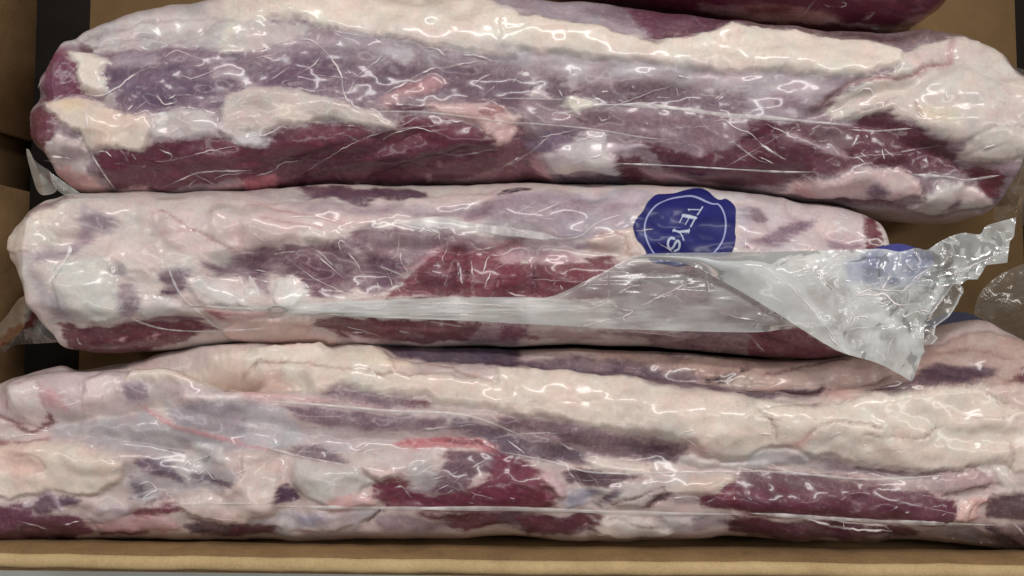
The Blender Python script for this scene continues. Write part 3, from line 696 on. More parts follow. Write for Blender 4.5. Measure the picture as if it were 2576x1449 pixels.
L_MARKS = """
H F 0,0,0 f w=100 h=6 : 900,920 1200,950 1500,1010 1900,1050 2300,1060
H F 0,0,0 f w=60 h=-6 : 640,1080 1000,1120 1400,1145 1800,1180 2200,1190
H F 0,0,0 f w=130 h=5 : 150,1150 320,1150
H F 0,0,0 f w=80 h=5 : 600,1200 650,1250
H F 0,0,0 f w=44 h=-6 : 700,1150 730,1250 720,1300
H F 0,0,0 f w=80 h=4 : 850,1200 950,1180
H F 0,0,0 f w=90 h=5 : 1150,1200 1330,1210
H F 0,0,0 f w=46 h=-5 : 1400,1160 1480,1250 1480,1310
H F 0,0,0 f w=60 h=4 : 1900,1260 2200,1265 2400,1280
H F 0,0,0 f w=40 h=-5 : 120,1100 330,1110 500,1160
H F 0,0,0 f w=70 h=8 : 60,1010 300,968 450,975 580,1005
H F 0,0,0 f w=42 h=-26 : 200,908 330,902 450,912 540,934 600,948
H F 0,0,0 f w=34 h=-9 : 600,950 680,962 760,968
H F 0,0,0 f w=26 h=6 : 330,880 600,886 800,890
H F 0,0,0 f w=36 h=-5 : 0,1060 150,1070 300,1040 450,1020
H F 0,0,0 f w=40 h=-7 : 1000,890 1400,905 1700,935 2000,970 2200,960
H F 0,0,0 f w=40 h=-2 : 1900,1010 1930,1090

P c1 194,178,178 f s=8 m=.3 : -300,190 0,130 700,20 1000,30 1300,75 1560,140 1620,200 1500,232 1000,272 880,322 600,352 300,402 -300,352
S c1 162,126,128 f w=14 s=4 h=-1.5 : 250,120 240,205 130,250 60,325
S c1 162,126,128 f w=14 s=4 h=-1.5 : 735,40 720,130 625,162 600,300 580,340
S c1 162,126,128 f w=12 s=4 h=-1.2 : 100,235 90,332 140,430
S c1 162,126,128 f w=12 s=4 h=-1.2 : 340,200 332,350 250,440
P c1 192,144,146 f s=12 op=.8 : 340,232 430,222 500,332 350,322
P c1 214,200,196 f s=8 h=1.5 : 620,162 780,130 850,160 870,240 700,300 600,310
P c1 210,194,190 f s=8 h=1.5 : 100,240 330,190 330,340 250,420 150,400
P c1 140,127,141 s s=8 m=.3 : 880,212 1000,180 1035,222 1020,272 900,265
P c1 150,82,96 l s=7 : 1510,160 1600,180 1612,242 1530,212
S c1 148,72,84 l w=30 s=6 h=-1 : -60,340 60,402 170,472 280,422 330,350
P c1 166,159,161 s s=7 m=.4 : 280,442 560,392 1000,322 1100,402 1250,472 1500,502 1811,582 1500,605 1270,565 1250,645 900,605 700,565 500,535 350,505
P c1 160,150,158 s s=8 m=.5 : 1130,312 1480,272 1811,262 1811,565 1600,512 1400,472 1200,442
P c1 132,132,150 s s=10 op=.7 : 1640,380 1745,402 1722,462 1620,452
S c1 192,142,146 f w=28 s=6 h=.6 : 1000,312 1120,392 1250,462 1400,482 1600,532 1811,592
P c1 214,198,194 f s=5 h=2 part=fat_strip : 1110,262 1480,232 1650,195 1811,200 1811,262 1400,288 1130,298
P c1 168,60,76 l s=7 : -160,505 180,532 330,512 352,542 150,552 -160,575
P c1 213,197,183 f s=7 h=3 part=fat_lump : -300,560 150,552 340,522 500,542 700,592 870,682 860,742 830,792 700,872 560,892 350,872 200,892 100,932 -300,935
P c1 218,186,171 f s=22 op=.85 : -300,570 330,565 300,742 100,765 -300,785
S c1 190,158,148 f w=12 s=5 h=-.8 op=.7 : 100,620 260,640 320,700 240,740
P c1 176,169,169 s s=9 m=.5 : 870,682 1250,602 1650,722 1600,852 1280,862 1180,922 920,932 830,802
P c1 118,100,119 s s=6 m=.3 : 920,672 1000,650 1150,690 1172,732 1262,842 1150,802 1000,732
P c1 118,110,124 s s=7 : 880,772 1000,832 960,922 900,902
P c1 106,95,108 s s=6 m=.3 : 1290,762 1370,760 1600,800 1592,852 1400,805 1290,822
P c1 194,188,185 f s=8 h=1.5 : 1280,562 1500,562 1600,682 1400,682 1280,742 1260,642
S c1 96,84,94 s w=14 s=5 h=-.8 op=.8 : 1130,610 1235,632
S c1 90,80,88 s w=12 s=4 h=-.8 op=.8 : 1360,690 1420,650
P c1 206,187,179 f s=6 h=2.5 part=fat_lump : 1600,802 1700,692 1811,640 1900,700 1900,1000 1700,1085 1540,1085 1280,1025 1200,962 1300,902 1500,912
P c1 110,60,84 l s=6 h=-.3 m=.2 : -300,990 220,962 220,1002 550,1022 600,1072 640,1102 660,1155 300,1195 -300,1290
E c1 100,72,92 s s=7 h=.8 : 330,955 105,52
E c1 96,70,88 s s=6 h=.8 : 480,932 92,34
S c1 168,153,162 f w=26 s=6 h=.8 : 170,975 270,902 350,892 430,962 460,1005
P c1 152,84,97 l s=9 : -300,1150 130,1172 60,1260 -300,1290
P c1 182,167,169 f s=8 h=1 m=.3 : 560,1042 700,962 900,962 900,1042 700,1085
P c1 114,52,70 l s=6 : 900,1012 1000,980 1180,962 1242,1012 1030,1062 920,1042
P c1 120,75,95 l s=6 : 980,952 1100,900 1192,942
P c1 188,152,153 f s=7 h=1 m=.4 : 640,1082 800,1042 1080,1032 1200,1062 1232,1125 900,1145 680,1145
P c1 110,52,60 l s=7 : 660,1135 860,1120 1010,1140 700,1160
P c1 72,50,60 l s=7 m=.3 : 1240,1092 1500,1082 1680,1102 1690,1160 1300,1160
P c1 120,106,114 s s=6 op=.8 : 1260,1050 1400,1060 1500,1090 1300,1100
P c1 182,172,173 f s=6 h=1 : 1690,1082 1840,1050 1840,1165 1690,1160
P c2 216,202,188 f s=8 h=3 part=fat_cap : -800,-40 -200,-60 300,-70 900,-60 990,100 1300,120 1540,140 1811,180 1811,322 1540,322 1230,272 1200,242 1000,232 600,182 480,222 300,182 -800,175
P c2 188,156,144 f s=22 op=.8 : -620,20 -300,10 0,50 150,45 290,150 200,195 0,185 -200,120 -500,60
P c2 222,206,184 f s=16 op=.8 h=1.5 : 560,20 880,-10 1100,-10 1100,62 1000,102 800,90
S c2 156,124,114 f w=10 s=4 h=-1.2 : -100,10 300,22 600,92 850,122 1200,125
S c2 156,126,116 f w=10 s=4 h=-1.2 : 1180,30 1300,60 1385,82 1500,132 1811,172
P c2 84,68,86 l s=6 m=.3 : 560,-130 1000,-60 1480,0 1560,42 1811,42 1811,-150
P c2 203,167,167 f s=5 h=1.5 : -60,200 180,200 330,242 700,272 1050,332 600,272 200,255 -60,252
P c2 122,102,118 s s=9 m=.5 : 470,232 600,188 1000,232 1200,282 1180,325 900,312
P c2 152,84,99 l s=8 op=.9 : 950,272 1180,270 1205,312 1040,315
P c2 130,109,124 s s=8 m=.5 : 190,290 600,312 1000,352 1300,372 1320,445 1200,465 800,475 500,425 300,405 240,352
P c2 108,82,102 s s=9 op=.7 : 210,295 420,300 480,380 330,380
P c2 182,168,169 s s=12 m=.6 : 240,422 900,482 1300,452 1500,525 1200,505 950,545 650,625 550,605 300,565 250,502
P c2 180,174,176 f s=10 : -60,280 150,270 280,402 300,545 200,595 -60,555
P c2 112,95,110 s s=7 m=.4 : 270,562 400,562 560,622 662,675 580,685 330,635 240,602
P c2 116,100,116 s s=8 m=.4 : 1330,372 1500,382 1811,492 1811,645 1660,595 1560,525 1350,455
P c2 192,114,120 f s=7 h=.8 : 940,552 1150,510 1400,510 1560,530 1680,590 1745,645 1600,615 1400,582 1200,595 1000,595
S c2 172,62,84 l w=26 s=7 : 1330,545 1500,545 1660,605
P c2 198,184,180 f s=6 h=1.5 : 650,642 900,592 1100,592 1300,592 1250,652 1060,705 980,745 900,692 700,685
P c2 98,65,85 s s=7 m=.3 : 1290,602 1650,622 1720,702 1500,762 1450,852 1200,885 1100,852 1250,742 1310,662
P c2 110,47,65 l s=5 h=-.4 : 1640,642 1811,650 1811,970 1300,970 1000,955 880,945 800,872 820,802 900,802 960,772 1040,802 1080,862 1200,882 1400,852 1600,782
P c2 168,160,160 s s=9 m=.5 : 1040,702 1200,690 1290,782 1200,862 1080,852 1040,782
P c2 152,55,70 l s=6 : 980,752 1060,802 1030,842 930,832
S c2 178,150,158 f w=22 s=5 h=.6 : 1740,750 1790,790 1840,800
P c2 210,193,183 f s=6 h=2 : -60,600 100,622 150,662 102,682 162,862 152,962 -60,1065
P c2 192,186,180 f s=6 h=2 part=fat_flap : 300,662 700,722 832,802 760,852 700,922 500,952 350,902 230,822
P c2 211,174,170 f s=5 h=2 part=fat_nodule : 520,902 700,862 800,902 832,955 700,968 510,965
P c2 208,188,182 f s=4 h=2.5 part=fat_tab : 720,662 900,690 982,742 870,805 800,762
P c2 88,63,86 l s=5 : 150,862 210,822 320,932 300,965 150,965
P c2 182,172,174 f s=6 h=1.5 : 40,1082 200,1022 500,1002 820,992 822,1062 700,1115 500,1125 200,1125 60,1115
P c2 150,148,166 s s=10 op=.8 : 280,1032 480,1012 480,1082 330,1102
E c2 210,204,200 f s=4 h=.8 : 400,1100 50,18
P c2 150,132,142 s s=7 m=.4 : 840,1042 1060,1012 1130,1052 1290,1062 1350,1125 900,1145 820,1102
S c2 70,50,58 l w=20 s=5 h=-1 : 850,1000 830,1040 780,1090
P c2 95,45,60 l s=6 : 1130,1012 1811,1002 1811,1085 1500,1115 1350,1125 1280,1062
P c2 166,159,159 f s=5 : -60,1130 700,1130 690,1155 300,1175 -60,1170
P c3 95,75,92 s s=7 m=.4 : -60,-60 1200,-60 1300,82 1811,152 1811,262 1600,242 1300,172 1000,142 700,102 400,62 -60,32
P c3 168,143,131 f s=8 h=1 : 240,-100 700,-90 1200,-40 1811,-120 1811,72 1500,82 1350,102 1300,42 900,-20
P c3 160,140,138 f s=7 : 1380,102 1811,90 1811,150 1450,122
P c3 60,38,44 l s=6 h=-2 : 1320,60 1500,40 1811,-20 1811,10 1500,75 1380,100
P c3 216,202,188 f s=8 h=2.5 part=fat_cap : -60,52 400,72 800,112 1000,152 1300,182 1600,232 1811,292 1811,565 1650,645 1500,655 1340,622 1250,542 1150,522 1000,482 800,472 500,422 300,392 -60,342
S c3 190,166,152 f w=10 s=5 h=-.8 op=.6 : 0,330 200,300 420,280 700,265
P c3 192,160,152 f s=12 op=.7 : 1190,510 1350,562 1400,635 1280,605
P c3 110,84,100 s s=9 m=.5 : -60,370 300,402 550,442 850,492 1150,532 1232,572 1210,662 1180,695 1000,695 700,645 500,605 400,562 280,502 -60,442
P c3 152,132,142 s s=12 op=.75 m=.6 : 80,390 500,422 850,482 600,500 300,445
P c3 86,62,76 l s=8 op=.8 : 800,540 1100,570 1200,620 1160,690 1000,690 860,620
P c3 106,90,106 s s=8 m=.4 : -60,452 300,522 540,622 540,702 300,685 100,645 -60,612
S c3 164,138,146 s w=16 s=5 h=.5 : 220,470 360,530 480,590 700,640
P c3 214,200,188 f s=4 h=2 e=.6 part=fat_tab : 550,652 620,645 650,672 850,692 1002,712 980,742 760,752 600,742 545,702
P c3 210,202,196 f s=6 h=2 part=fat_strip : 1190,665 1250,620 1500,672 1811,660 1811,732 1500,722 1200,705
P c3 120,52,72 l s=6 h=-.3 : -60,600 100,662 200,742 240,802 270,902 330,965 200,980 -60,985
S c3 188,153,160 f w=34 s=5 h=1 : -30,745 10,755 100,802 220,852
P c3 202,168,170 f s=5 h=3 part=fat_nodule : 220,782 260,740 330,740 380,790 412,862 380,915 320,892 250,822
P c3 194,144,148 f s=4 h=2 : 250,882 320,880 325,942 260,935
S c3 130,70,80 l w=12 s=4 h=-1 : 262,900 290,895 305,920
P c3 78,50,64 l s=7 m=.3 : 380,752 540,732 760,762 900,762 780,832 500,842 400,822
P c3 184,174,170 f s=7 m=.5 h=1 : 410,862 600,842 780,832 1000,792 1250,762 1570,742 1550,802 1430,882 1200,892 1090,882 980,932 920,990 400,990
P c3 96,88,102 s s=6 h=-1 : 600,990 680,900 740,862 795,872 640,990
P c3 84,54,64 l s=6 h=-1 : 920,990 980,932 1080,882 1142,892 1050,942 970,990
P c3 150,150,166 s s=8 : 410,902 560,872 640,862 560,962 420,985
S c3 130,112,110 f w=9 s=3 h=-1 : 720,980 900,900 1080,850
P c3 193,175,162 f s=6 h=1.5 : 1130,852 1250,782 1560,762 1562,802 1420,882 1250,898
P c3 162,150,154 s s=6 : 1130,912 1300,910 1312,975 1130,975
P c3 102,48,66 l s=7 m=.2 : 1300,902 1440,882 1540,812 1811,780 1811,1010 1320,990
P c3 122,50,68 l s=9 op=.8 : 1430,902 1545,842 1545,962
P c3 122,100,106 s s=8 m=.5 : 1570,742 1811,750 1811,825 1600,825
P c3 100,83,93 s s=8 m=.5 : -60,1012 540,1052 600,1102 620,1155 300,1150 -60,1110
P c3 198,186,178 f s=6 h=2 part=fat_lump : 530,1062 700,1062 1000,1092 1140,1152 1000,1205 850,1200 620,1170
S c3 140,124,120 f w=8 s=4 h=-.8 : 720,1062 900,1110 1060,1120
P c3 150,140,148 s s=7 m=.4 : 1000,1062 1500,1032 1522,1112 1300,1155 1140,1145
P c3 196,188,186 f s=7 h=.8 : 1060,1062 1280,1060 1250,1112 1100,1112
P c3 86,42,58 l s=7 : 1520,1032 1811,1042 1811,1175 1500,1160
P c4 176,152,141 f s=9 h=1 m=.3 : -60,-140 900,-60 1300,-160 1600,-200 1900,-120 1900,200 900,200 480,200 -60,160
S c4 132,104,96 f w=10 s=4 h=-1 : 60,60 300,20 620,-20
S c4 146,116,108 f w=10 s=4 h=-1 : 500,180 700,160 900,100
S c4 150,116,108 f w=14 s=6 op=.7 : 1200,-60 1500,-80 1700,-20
P c4 70,42,50 l s=6 h=-1 : -60,165 200,140 440,150 492,182 430,217 200,212 -60,195
P c4 120,105,112 s s=7 : -60,202 400,222 200,245 -60,235
P c4 194,162,153 f s=8 h=1 : 480,182 700,170 742,232 600,292 480,245
P c4 90,63,77 s s=8 m=.4 : 740,212 1000,152 1040,132 1110,42 1250,22 1600,32 1632,92 1560,132 1300,172 1040,192 920,242
P c4 72,46,58 l s=9 op=.8 : 1120,60 1300,40 1560,60 1540,120 1280,150 1120,140
P c4 106,48,58 l s=7 : 1675,132 1830,30 1900,40 1900,145
P c4 216,202,188 f s=9 h=2.5 part=fat_cap : -60,240 300,302 480,282 620,262 740,232 920,242 1100,202 1500,162 1900,152 1900,760 1740,742 1700,702 1600,702 1400,712 1200,742 1000,722 700,712 480,622 380,642 200,562 -60,605
S c4 150,126,114 f w=11 s=4 h=-1.4 : 30,330 110,322 300,312 420,282
S c4 150,126,114 f w=11 s=4 h=-1.4 : 300,510 340,475 420,432 620,422 800,442
S c4 152,128,116 f w=11 s=4 h=-1.3 : 690,495 900,512 1080,502 1210,450
S c4 128,106,98 f w=13 s=4 h=-1.6 : -20,330 85,420 108,520
S c4 160,130,118 f w=10 s=4 h=-1.2 : 1520,200 1640,270 1811,320
S c4 150,126,116 f w=10 s=4 h=-1.2 : 1700,560 1740,640 1720,720
P c4 204,162,156 f s=12 op=.85 : 130,562 250,502 350,470 300,562
P c4 198,174,166 f s=16 op=.7 : 1480,180 1811,150 1811,320
P c4 200,192,190 f s=8 h=1.5 : -60,602 200,570 382,652 360,702 -60,725
P c4 148,136,141 s s=8 m=.5 : 380,702 480,642 700,722 1000,732 1200,752 1600,792 1640,832 1500,802 1200,792 900,792 500,765
S c4 96,76,82 s w=26 s=7 h=-1 : 700,735 900,745 1120,760 1300,735 1500,705
P c4 176,151,151 f s=8 m=.4 h=.8 : 600,792 1000,802 1500,722 1560,732 1622,832 1400,882 1150,885 900,852 700,842
S c4 104,80,84 l w=26 s=7 : 1250,880 1420,865 1600,830
P c4 100,46,64 l s=7 m=.2 h=-.4 : -60,770 400,772 700,852 1000,872 1200,892 1330,912 1352,962 1322,1065 900,1055 -60,1025
S c4 142,112,122 f w=16 s=5 op=.8 : 290,862 345,902 460,880
S c4 142,112,122 f w=18 s=5 op=.8 : 575,892 690,972 640,1002
S c4 136,104,114 f w=16 s=6 op=.7 : 840,880 960,910 1100,900
S c4 130,100,110 f w=16 s=6 op=.7 : 280,830 400,850 620,840
P c4 116,93,99 s s=9 m=.5 : -60,745 400,772 900,832 600,862 -60,825
P c4 208,168,160 f s=5 h=3 part=fat_tab : 1320,1042 1380,962 1480,912 1562,910 1500,982 1532,1062 1400,1085
S c4 170,126,118 f w=10 s=4 h=-1.2 : 1420,1060 1440,1000 1500,930
P c4 86,61,69 l s=8 m=.4 : 1560,902 1900,882 1900,1070 1560,1065
P c4 206,194,184 f s=6 h=2 : 1590,702 1700,702 1762,862 1700,895 1620,885 1642,832
P c4 86,42,58 l s=7 : -60,1042 300,1052 1100,1102 1100,1195 600,1195 -60,1175
P c4 150,140,144 s s=5 op=.8 : 740,1152 1050,1192 1000,1202 760,1170
P c4 140,132,138 s s=7 m=.5 : 1130,1092 1300,1102 1500,1132 1600,1202 1600,1250 1300,1215 1130,1160
P c4 104,86,94 s s=8 m=.4 : 1540,1120 1900,1080 1900,1320 1620,1260
P F 114,48,68 l s=8 op=.9 : 955,1262 1040,1232 1100,1245 1180,1235 1260,1180 1330,1165 1402,1230 1388,1277 1180,1284 980,1277
P F 96,46,60 l s=8 m=.3 : 1280,1300 1520,1296 1500,1332 1330,1338
P F 98,48,64 l s=8 m=.3 : 600,1322 700,1318 690,1345 560,1345
S c4 60,40,48 l w=26 s=6 : 1560,1130 1700,1200 1811,1260
"""

# highlight lines along the film's ridges: tile, then polylines
FILM_RIDGE_GLINTS = """
a1: 870,340 900,325 1000,350 1060,355; 1100,340 1120,380 1180,345 1250,360 1390,415 1340,450 1270,445; 1170,490 1300,530 1400,500 1520,450; 410,575 470,500 540,440; 410,575 480,545 540,480; 560,630 690,650 800,590 950,485 1075,455; 1065,640 1120,710 1220,690; 1100,630 1140,670 1200,640; 430,790 480,860 530,820; 470,920 520,950 560,930; 520,1105 570,1110 620,1080; 660,1030 720,1030 760,1060; 810,1020 850,1060 880,1100; 890,1040 930,1090; 1080,1015 1160,1050 1150,1090 1050,1100; 970,1140 985,1120; 1160,1090 1400,1030 1630,985; 1640,970 1680,930 1811,915; 1090,1285 1300,1190 1420,1165 1730,1160; 1280,1260 1380,1190; 1450,1220 1520,1190 1740,1170; 1150,910 1220,870 1280,850; 860,750 900,715; 250,600 310,500; 340,1060 490,1080; 560,700 580,760 620,1000 660,1110 790,1290; 1430,690 1480,690
a2: 0,340 120,310 290,250; 0,400 130,370 300,280; 120,540 250,450; 200,560 380,460 460,390; 690,520 780,460 900,360; 650,640 690,540; 660,500 640,470; 880,640 1000,580 1200,470 1300,460 1550,410; 1150,320 1260,340 1300,370 1500,375 1670,430; 920,295 1000,310; 280,650 340,700 420,740; 0,940 120,900 190,860 240,880; 280,1190 380,1150 700,960 940,880; 1000,850 1130,790; 880,950 1000,890 1120,870 1210,890 1300,880 1340,870; 1200,820 1430,825; 1260,1040 1350,1050 1500,1040 1600,1020 1700,1010; 140,1160 200,1110 330,1085; 0,1200 140,1160; 1470,600 1540,540 1620,500; 1520,620 1580,630 1640,580; 1690,1140 1750,1100 1811,1060; 1190,720 1260,690 1360,665; 1520,730 1600,690 1660,670; 390,615 420,620; 750,660 800,670; 300,260 420,290 580,470 620,650 720,750; 440,930 490,925; 640,855 690,852
a3: 0,1130 150,1040 290,930 390,880; 440,1110 550,1080 720,1025; 350,790 310,780 330,765 400,760 480,750; 620,790 650,820 700,800 690,780; 1400,830 1480,815 1560,870 1660,910 1740,990 1811,1050; 1520,940 1600,1010 1720,1090 1811,1110; 1410,670 1480,630; 1420,690 1490,640; 1500,720 1545,690; 1350,700 1420,715; 1310,960 1320,990; 1010,660 1110,665; 360,610 380,660; 480,970 560,930 620,960 690,930; 570,650 640,680; 1160,510 1240,530; 1160,650 1150,590; 640,625 690,620; 850,580 870,600; 940,830 960,850; 1390,980 1400,1000; 760,680 790,690; 1230,660 1245,690; 120,470 90,500 40,560
a4: 20,970 100,1030 200,1085; 0,1060 120,1110; 440,20 480,40 590,45 600,20 540,10; 500,770 560,740 620,720; 520,800 700,770 850,710 950,680; 850,1010 860,1080; 860,1010 930,1060; 640,1080 680,1070 740,1110 790,1100; 700,1040 760,1080; 1160,740 1230,770 1300,765; 640,1000 680,930; 250,130 330,80 390,0; 740,130 790,95; 880,1140 920,1170; 1450,1060 1560,1000 1640,975; 0,820 240,920 420,1000; 670,640 720,600 770,610 790,660; 1280,600 1290,680; 830,510 860,515; 1700,680 1740,660; 740,910 745,935; 380,1000 400,1020; 500,1000 560,1050; 1450,1360 1470,1370; 1330,20 1350,10
b1: 460,410 475,470 440,540 380,610 340,680; 330,650 400,590; 1620,640 1660,740; 1690,640 1740,720 1740,760; 1280,570 1400,650 1550,720 1650,790 1770,840; 1380,850 1811,870; 880,920 1000,980 1150,1010; 930,700 1080,820; 1110,380 1140,570 1220,760 1350,890 1480,990 1600,1020; 330,760 350,740; 520,1060 530,1090 560,1110; 1180,550 1230,680; 1700,340 1811,420
b2: 330,390 380,350 400,390 350,390; 0,350 100,420; 280,420 430,470 520,550 540,570 535,510; 600,470 580,430 590,400 640,420; 640,470 720,590 780,690; 85,700 90,650 180,635 300,660 440,720 530,790; 90,700 130,790 180,850; 240,530 400,650 540,720 620,760 790,790; 420,490 600,650 650,670; 840,680 860,760; 880,600 910,620 950,720; 960,680 1000,750; 820,770 830,785; 990,360 990,430 970,510 930,520; 1000,470 1010,560 1070,640; 1260,280 1260,380 1280,420; 1320,400 1310,470 1280,520 1290,550; 1220,575 1260,570; 1300,710 1340,570 1370,540 1400,570 1420,690 1440,640; 1480,540 1490,640; 1550,640 1590,530 1630,500 1700,560; 1570,720 1620,590; 1450,390 1530,460 1640,440; 1130,260 1160,300 1220,350; 980,290 1220,340; 640,1030 790,1030 880,1060; 1170,950 1300,970 1470,990; 990,1020 1060,1030; 840,275 870,275; 0,600 140,620; 200,250 420,240 640,300; 650,310 700,320; 120,500 300,470
b3: 0,310 200,370; 60,270 480,100; 200,390 480,380 620,280 920,180; 90,150 200,190; 870,340 1000,320; 1620,460 1630,330 1700,290; 1650,1040 1750,1165; 1200,1080 1240,1030; 300,210 500,110; 60,220 200,140; 0,740 60,770 140,780; 310,700 330,690; 360,710 380,730
c1: 420,700 450,665 500,665; 730,770 760,730 800,720; 930,840 1000,810 1060,860 1000,900 960,940; 1230,790 1250,700 1310,650; 1310,730 1350,760 1400,730 1450,790 1500,800; 1600,760 1720,700; 610,960 680,900 720,880; 400,300 590,255; 450,295 600,265; 1050,390 1090,450; 980,480 1000,510; 430,1100 480,1090 540,1080; 100,230 330,180; 0,500 200,490 320,500; 1290,860 1500,870; 480,640 520,660; 730,740 750,770; 1270,680 1400,640 1450,600; 1800,680 1790,720; 120,1100 130,1150; 180,490 240,480
c2: 660,610 740,550 850,530; 680,640 780,600 880,585; 1110,780 1200,710 1280,690 1310,665; 1190,920 1260,860 1350,820 1480,720 1600,640; 1200,920 1330,880 1360,865; 960,850 1010,840 1050,890 1100,945; 1480,920 1550,870; 300,740 340,770 400,780 480,760; 480,870 520,830 570,840; 1740,920 1780,930; 60,690 100,680; 0,540 140,590 300,640; 1200,800 1400,740; 1460,950 1500,960; 150,900 180,930
c3: 0,520 60,570 130,620; 340,520 420,580 560,620 700,650; 280,490 290,470; 1720,490 1790,480 1811,510; 1130,920 1290,910 1300,960; 1360,950 1420,920; 1640,920 1670,940; 880,400 920,450; 1200,470 1280,460; 420,130 460,150; 120,170 130,190; 1030,170 1100,190; 660,135 700,145; 1540,910 1550,930; 850,340 900,330; 600,320 640,340
c4: 480,290 560,295 640,240; 20,490 80,480 105,520; 340,590 360,540 420,490; 480,510 570,470; 430,640 460,590; 890,590 1000,580 1060,590; 780,170 950,130 960,150 790,180; 1020,160 1100,125; 900,1010 950,980; 1000,1020 1040,1015; 1250,1040 1280,1020; 310,1050 560,1120 860,1140 920,1140; 480,1060 650,1090 850,1110 910,1140; 580,1060 590,1130; 1370,650 1420,570; 1480,590 1550,600 1520,610; 1620,590 1640,560; 1700,720 1760,830; 1140,610 1170,600; 720,570 740,555; 1060,680 1080,690; 160,520 210,490; 1080,300 1090,320; 950,470 970,465; 1420,1200 1440,1215; 1510,1220 1530,1230; 1570,1220 1590,1225; 1320,1190 1340,1195; 1740,1090 1800,1150 1811,1170
"""
TAIL_RIDGES = """
b4: 390,590 480,700 620,820; 0,600 230,720 480,1000 600,1160; 620,820 740,740 900,740 1010,730 1150,600; 850,730 870,700 900,640; 1010,730 1080,650 1180,590; 960,600 970,520 960,480; 1000,540 1060,600 1100,540 1060,480; 1130,960 1160,930 1230,830 1340,680 1400,600 1600,510 1700,470; 640,990 660,930 720,920 780,940; 430,960 560,1130; 480,1060 560,1000 620,900; 600,1100 640,1010 800,990 1000,960; 660,780 860,770 960,840 1150,820; 870,1080 920,1040; 250,660 240,650 270,630 390,600; 330,690 370,680 400,720 350,740; 130,590 150,560 200,540; 1030,840 1040,740 1090,760; 1180,760 1200,810 1170,830; 870,950 960,870 1000,760; 650,1040 760,980; 800,800 850,830 900,800; 700,860 720,830; 1040,900 1130,880 1180,900; 880,1190 900,1100 930,1050; 1140,1180 1080,1290; 1300,480 1330,500; 1600,460 1680,470; 1200,900 1210,970; 1150,1000 1190,1010; 1350,690 1390,720
b3: 680,600 690,800 670,830 560,870; 690,820 800,870 850,880 830,900 790,920 830,980; 850,880 1000,800 1150,730 1220,680 1245,600; 750,765 830,720 910,705; 1340,640 1370,700 1375,760; 1410,880 1500,910 1720,950; 1770,860 1730,940 1690,1000; 500,990 690,935; 1140,770 1190,820; 1350,620 1360,660; 320,820 700,600 860,510
b2: 1200,870 1500,880 1811,900; 1100,830 1400,830 1811,850; 1000,900 1300,910 1700,925; 1400,905 1460,910
"""

# ------------------------------------------------------------------ builders
def world_loc(o):
    p = np.zeros(3)
    while o is not None:
        p += np.array(o.location); o = o.parent
    return p


def part(name, V, F, mat, parent, **kw):
    return mesh_object(name, np.asarray(V, float) - world_loc(parent), F, mat, parent, **kw)


def hexa(name, bottom, top, mat, parent):
    """Board between two matching 4-point loops (bottom and top, counter-clockwise seen from above)."""
    V = np.array(list(bottom) + list(top), float)
    F = [[3, 2, 1, 0], [4, 5, 6, 7], [0, 1, 5, 4], [1, 2, 6, 5], [2, 3, 7, 6], [3, 0, 4, 7]]
    return part(name, V, F, mat, parent, smooth=False)


def resample(pts, step):
    p = np.asarray(pts, float)
    out = []
    n = len(p)
    for i in range(n - 1):
        p0 = p[max(i - 1, 0)]; p1 = p[i]; p2 = p[i + 1]; p3 = p[min(i + 2, n - 1)]
        k = max(2, int(np.hypot(*(p2 - p1)) / step) + 1)
        for t in np.linspace(0, 1, k, endpoint=False):
            out.append(0.5 * ((2 * p1) + (p2 - p0) * t + (2 * p0 - 5 * p1 + 4 * p2 - p3) * t * t + (3 * p1 - p0 - 3 * p2 + p3) * t ** 3))
    out.append(p[-1])
    return np.array(out)


def parse_ridges(text):
    out = []
    for line in text.strip().splitlines():
        t, rest = line.split(':', 1)
        for seg in rest.split(';'):
            if seg.strip():
                out.append(resample(to_sheet(t.strip(), parse_pts(seg)), 12.0))
    return out


RIDGE_GLINTS = parse_ridges(FILM_RIDGE_GLINTS)
TRIDGES = parse_ridges(TAIL_RIDGES)


def ridge_height(px, py, ridges, amp, sig, seed=1.0):
    h = np.zeros(px.shape)
    wx = px + 2.0 * fbm(px / 14, py / 14, 2, 3.3); wy = py + 2.0 * fbm(px / 14, py / 14, 2, 8.1)
    var = 0.75 + 0.5 * fbm(px / 30, py / 30, 2, seed)
    for k, r in enumerate(ridges):
        lo = r.min(0) - 5 * sig; hi = r.max(0) + 5 * sig
        idx = np.nonzero((px > lo[0]) & (px < hi[0]) & (py > lo[1]) & (py < hi[1]))[0]
        if len(idx) == 0:
            continue
        d = dist_polyline(wx[idx], wy[idx], r)
        L = np.hypot(*np.diff(r, axis=0).T).sum()
        de = np.minimum(np.hypot(px[idx] - r[0, 0], py[idx] - r[0, 1]), np.hypot(px[idx] - r[-1, 0], py[idx] - r[-1, 1]))
        tap = np.clip(0.35 + de / max(12.0, 0.25 * L), 0, 1)
        h[idx] = np.maximum(h[idx], amp * tap * var[idx] * np.exp(-0.5 * (d / sig) ** 2))
    return h


CLS = {'l': 'lean_meat', 'f': 'fat_cover', 's': 'silverskin'}


class Pack:
    pass


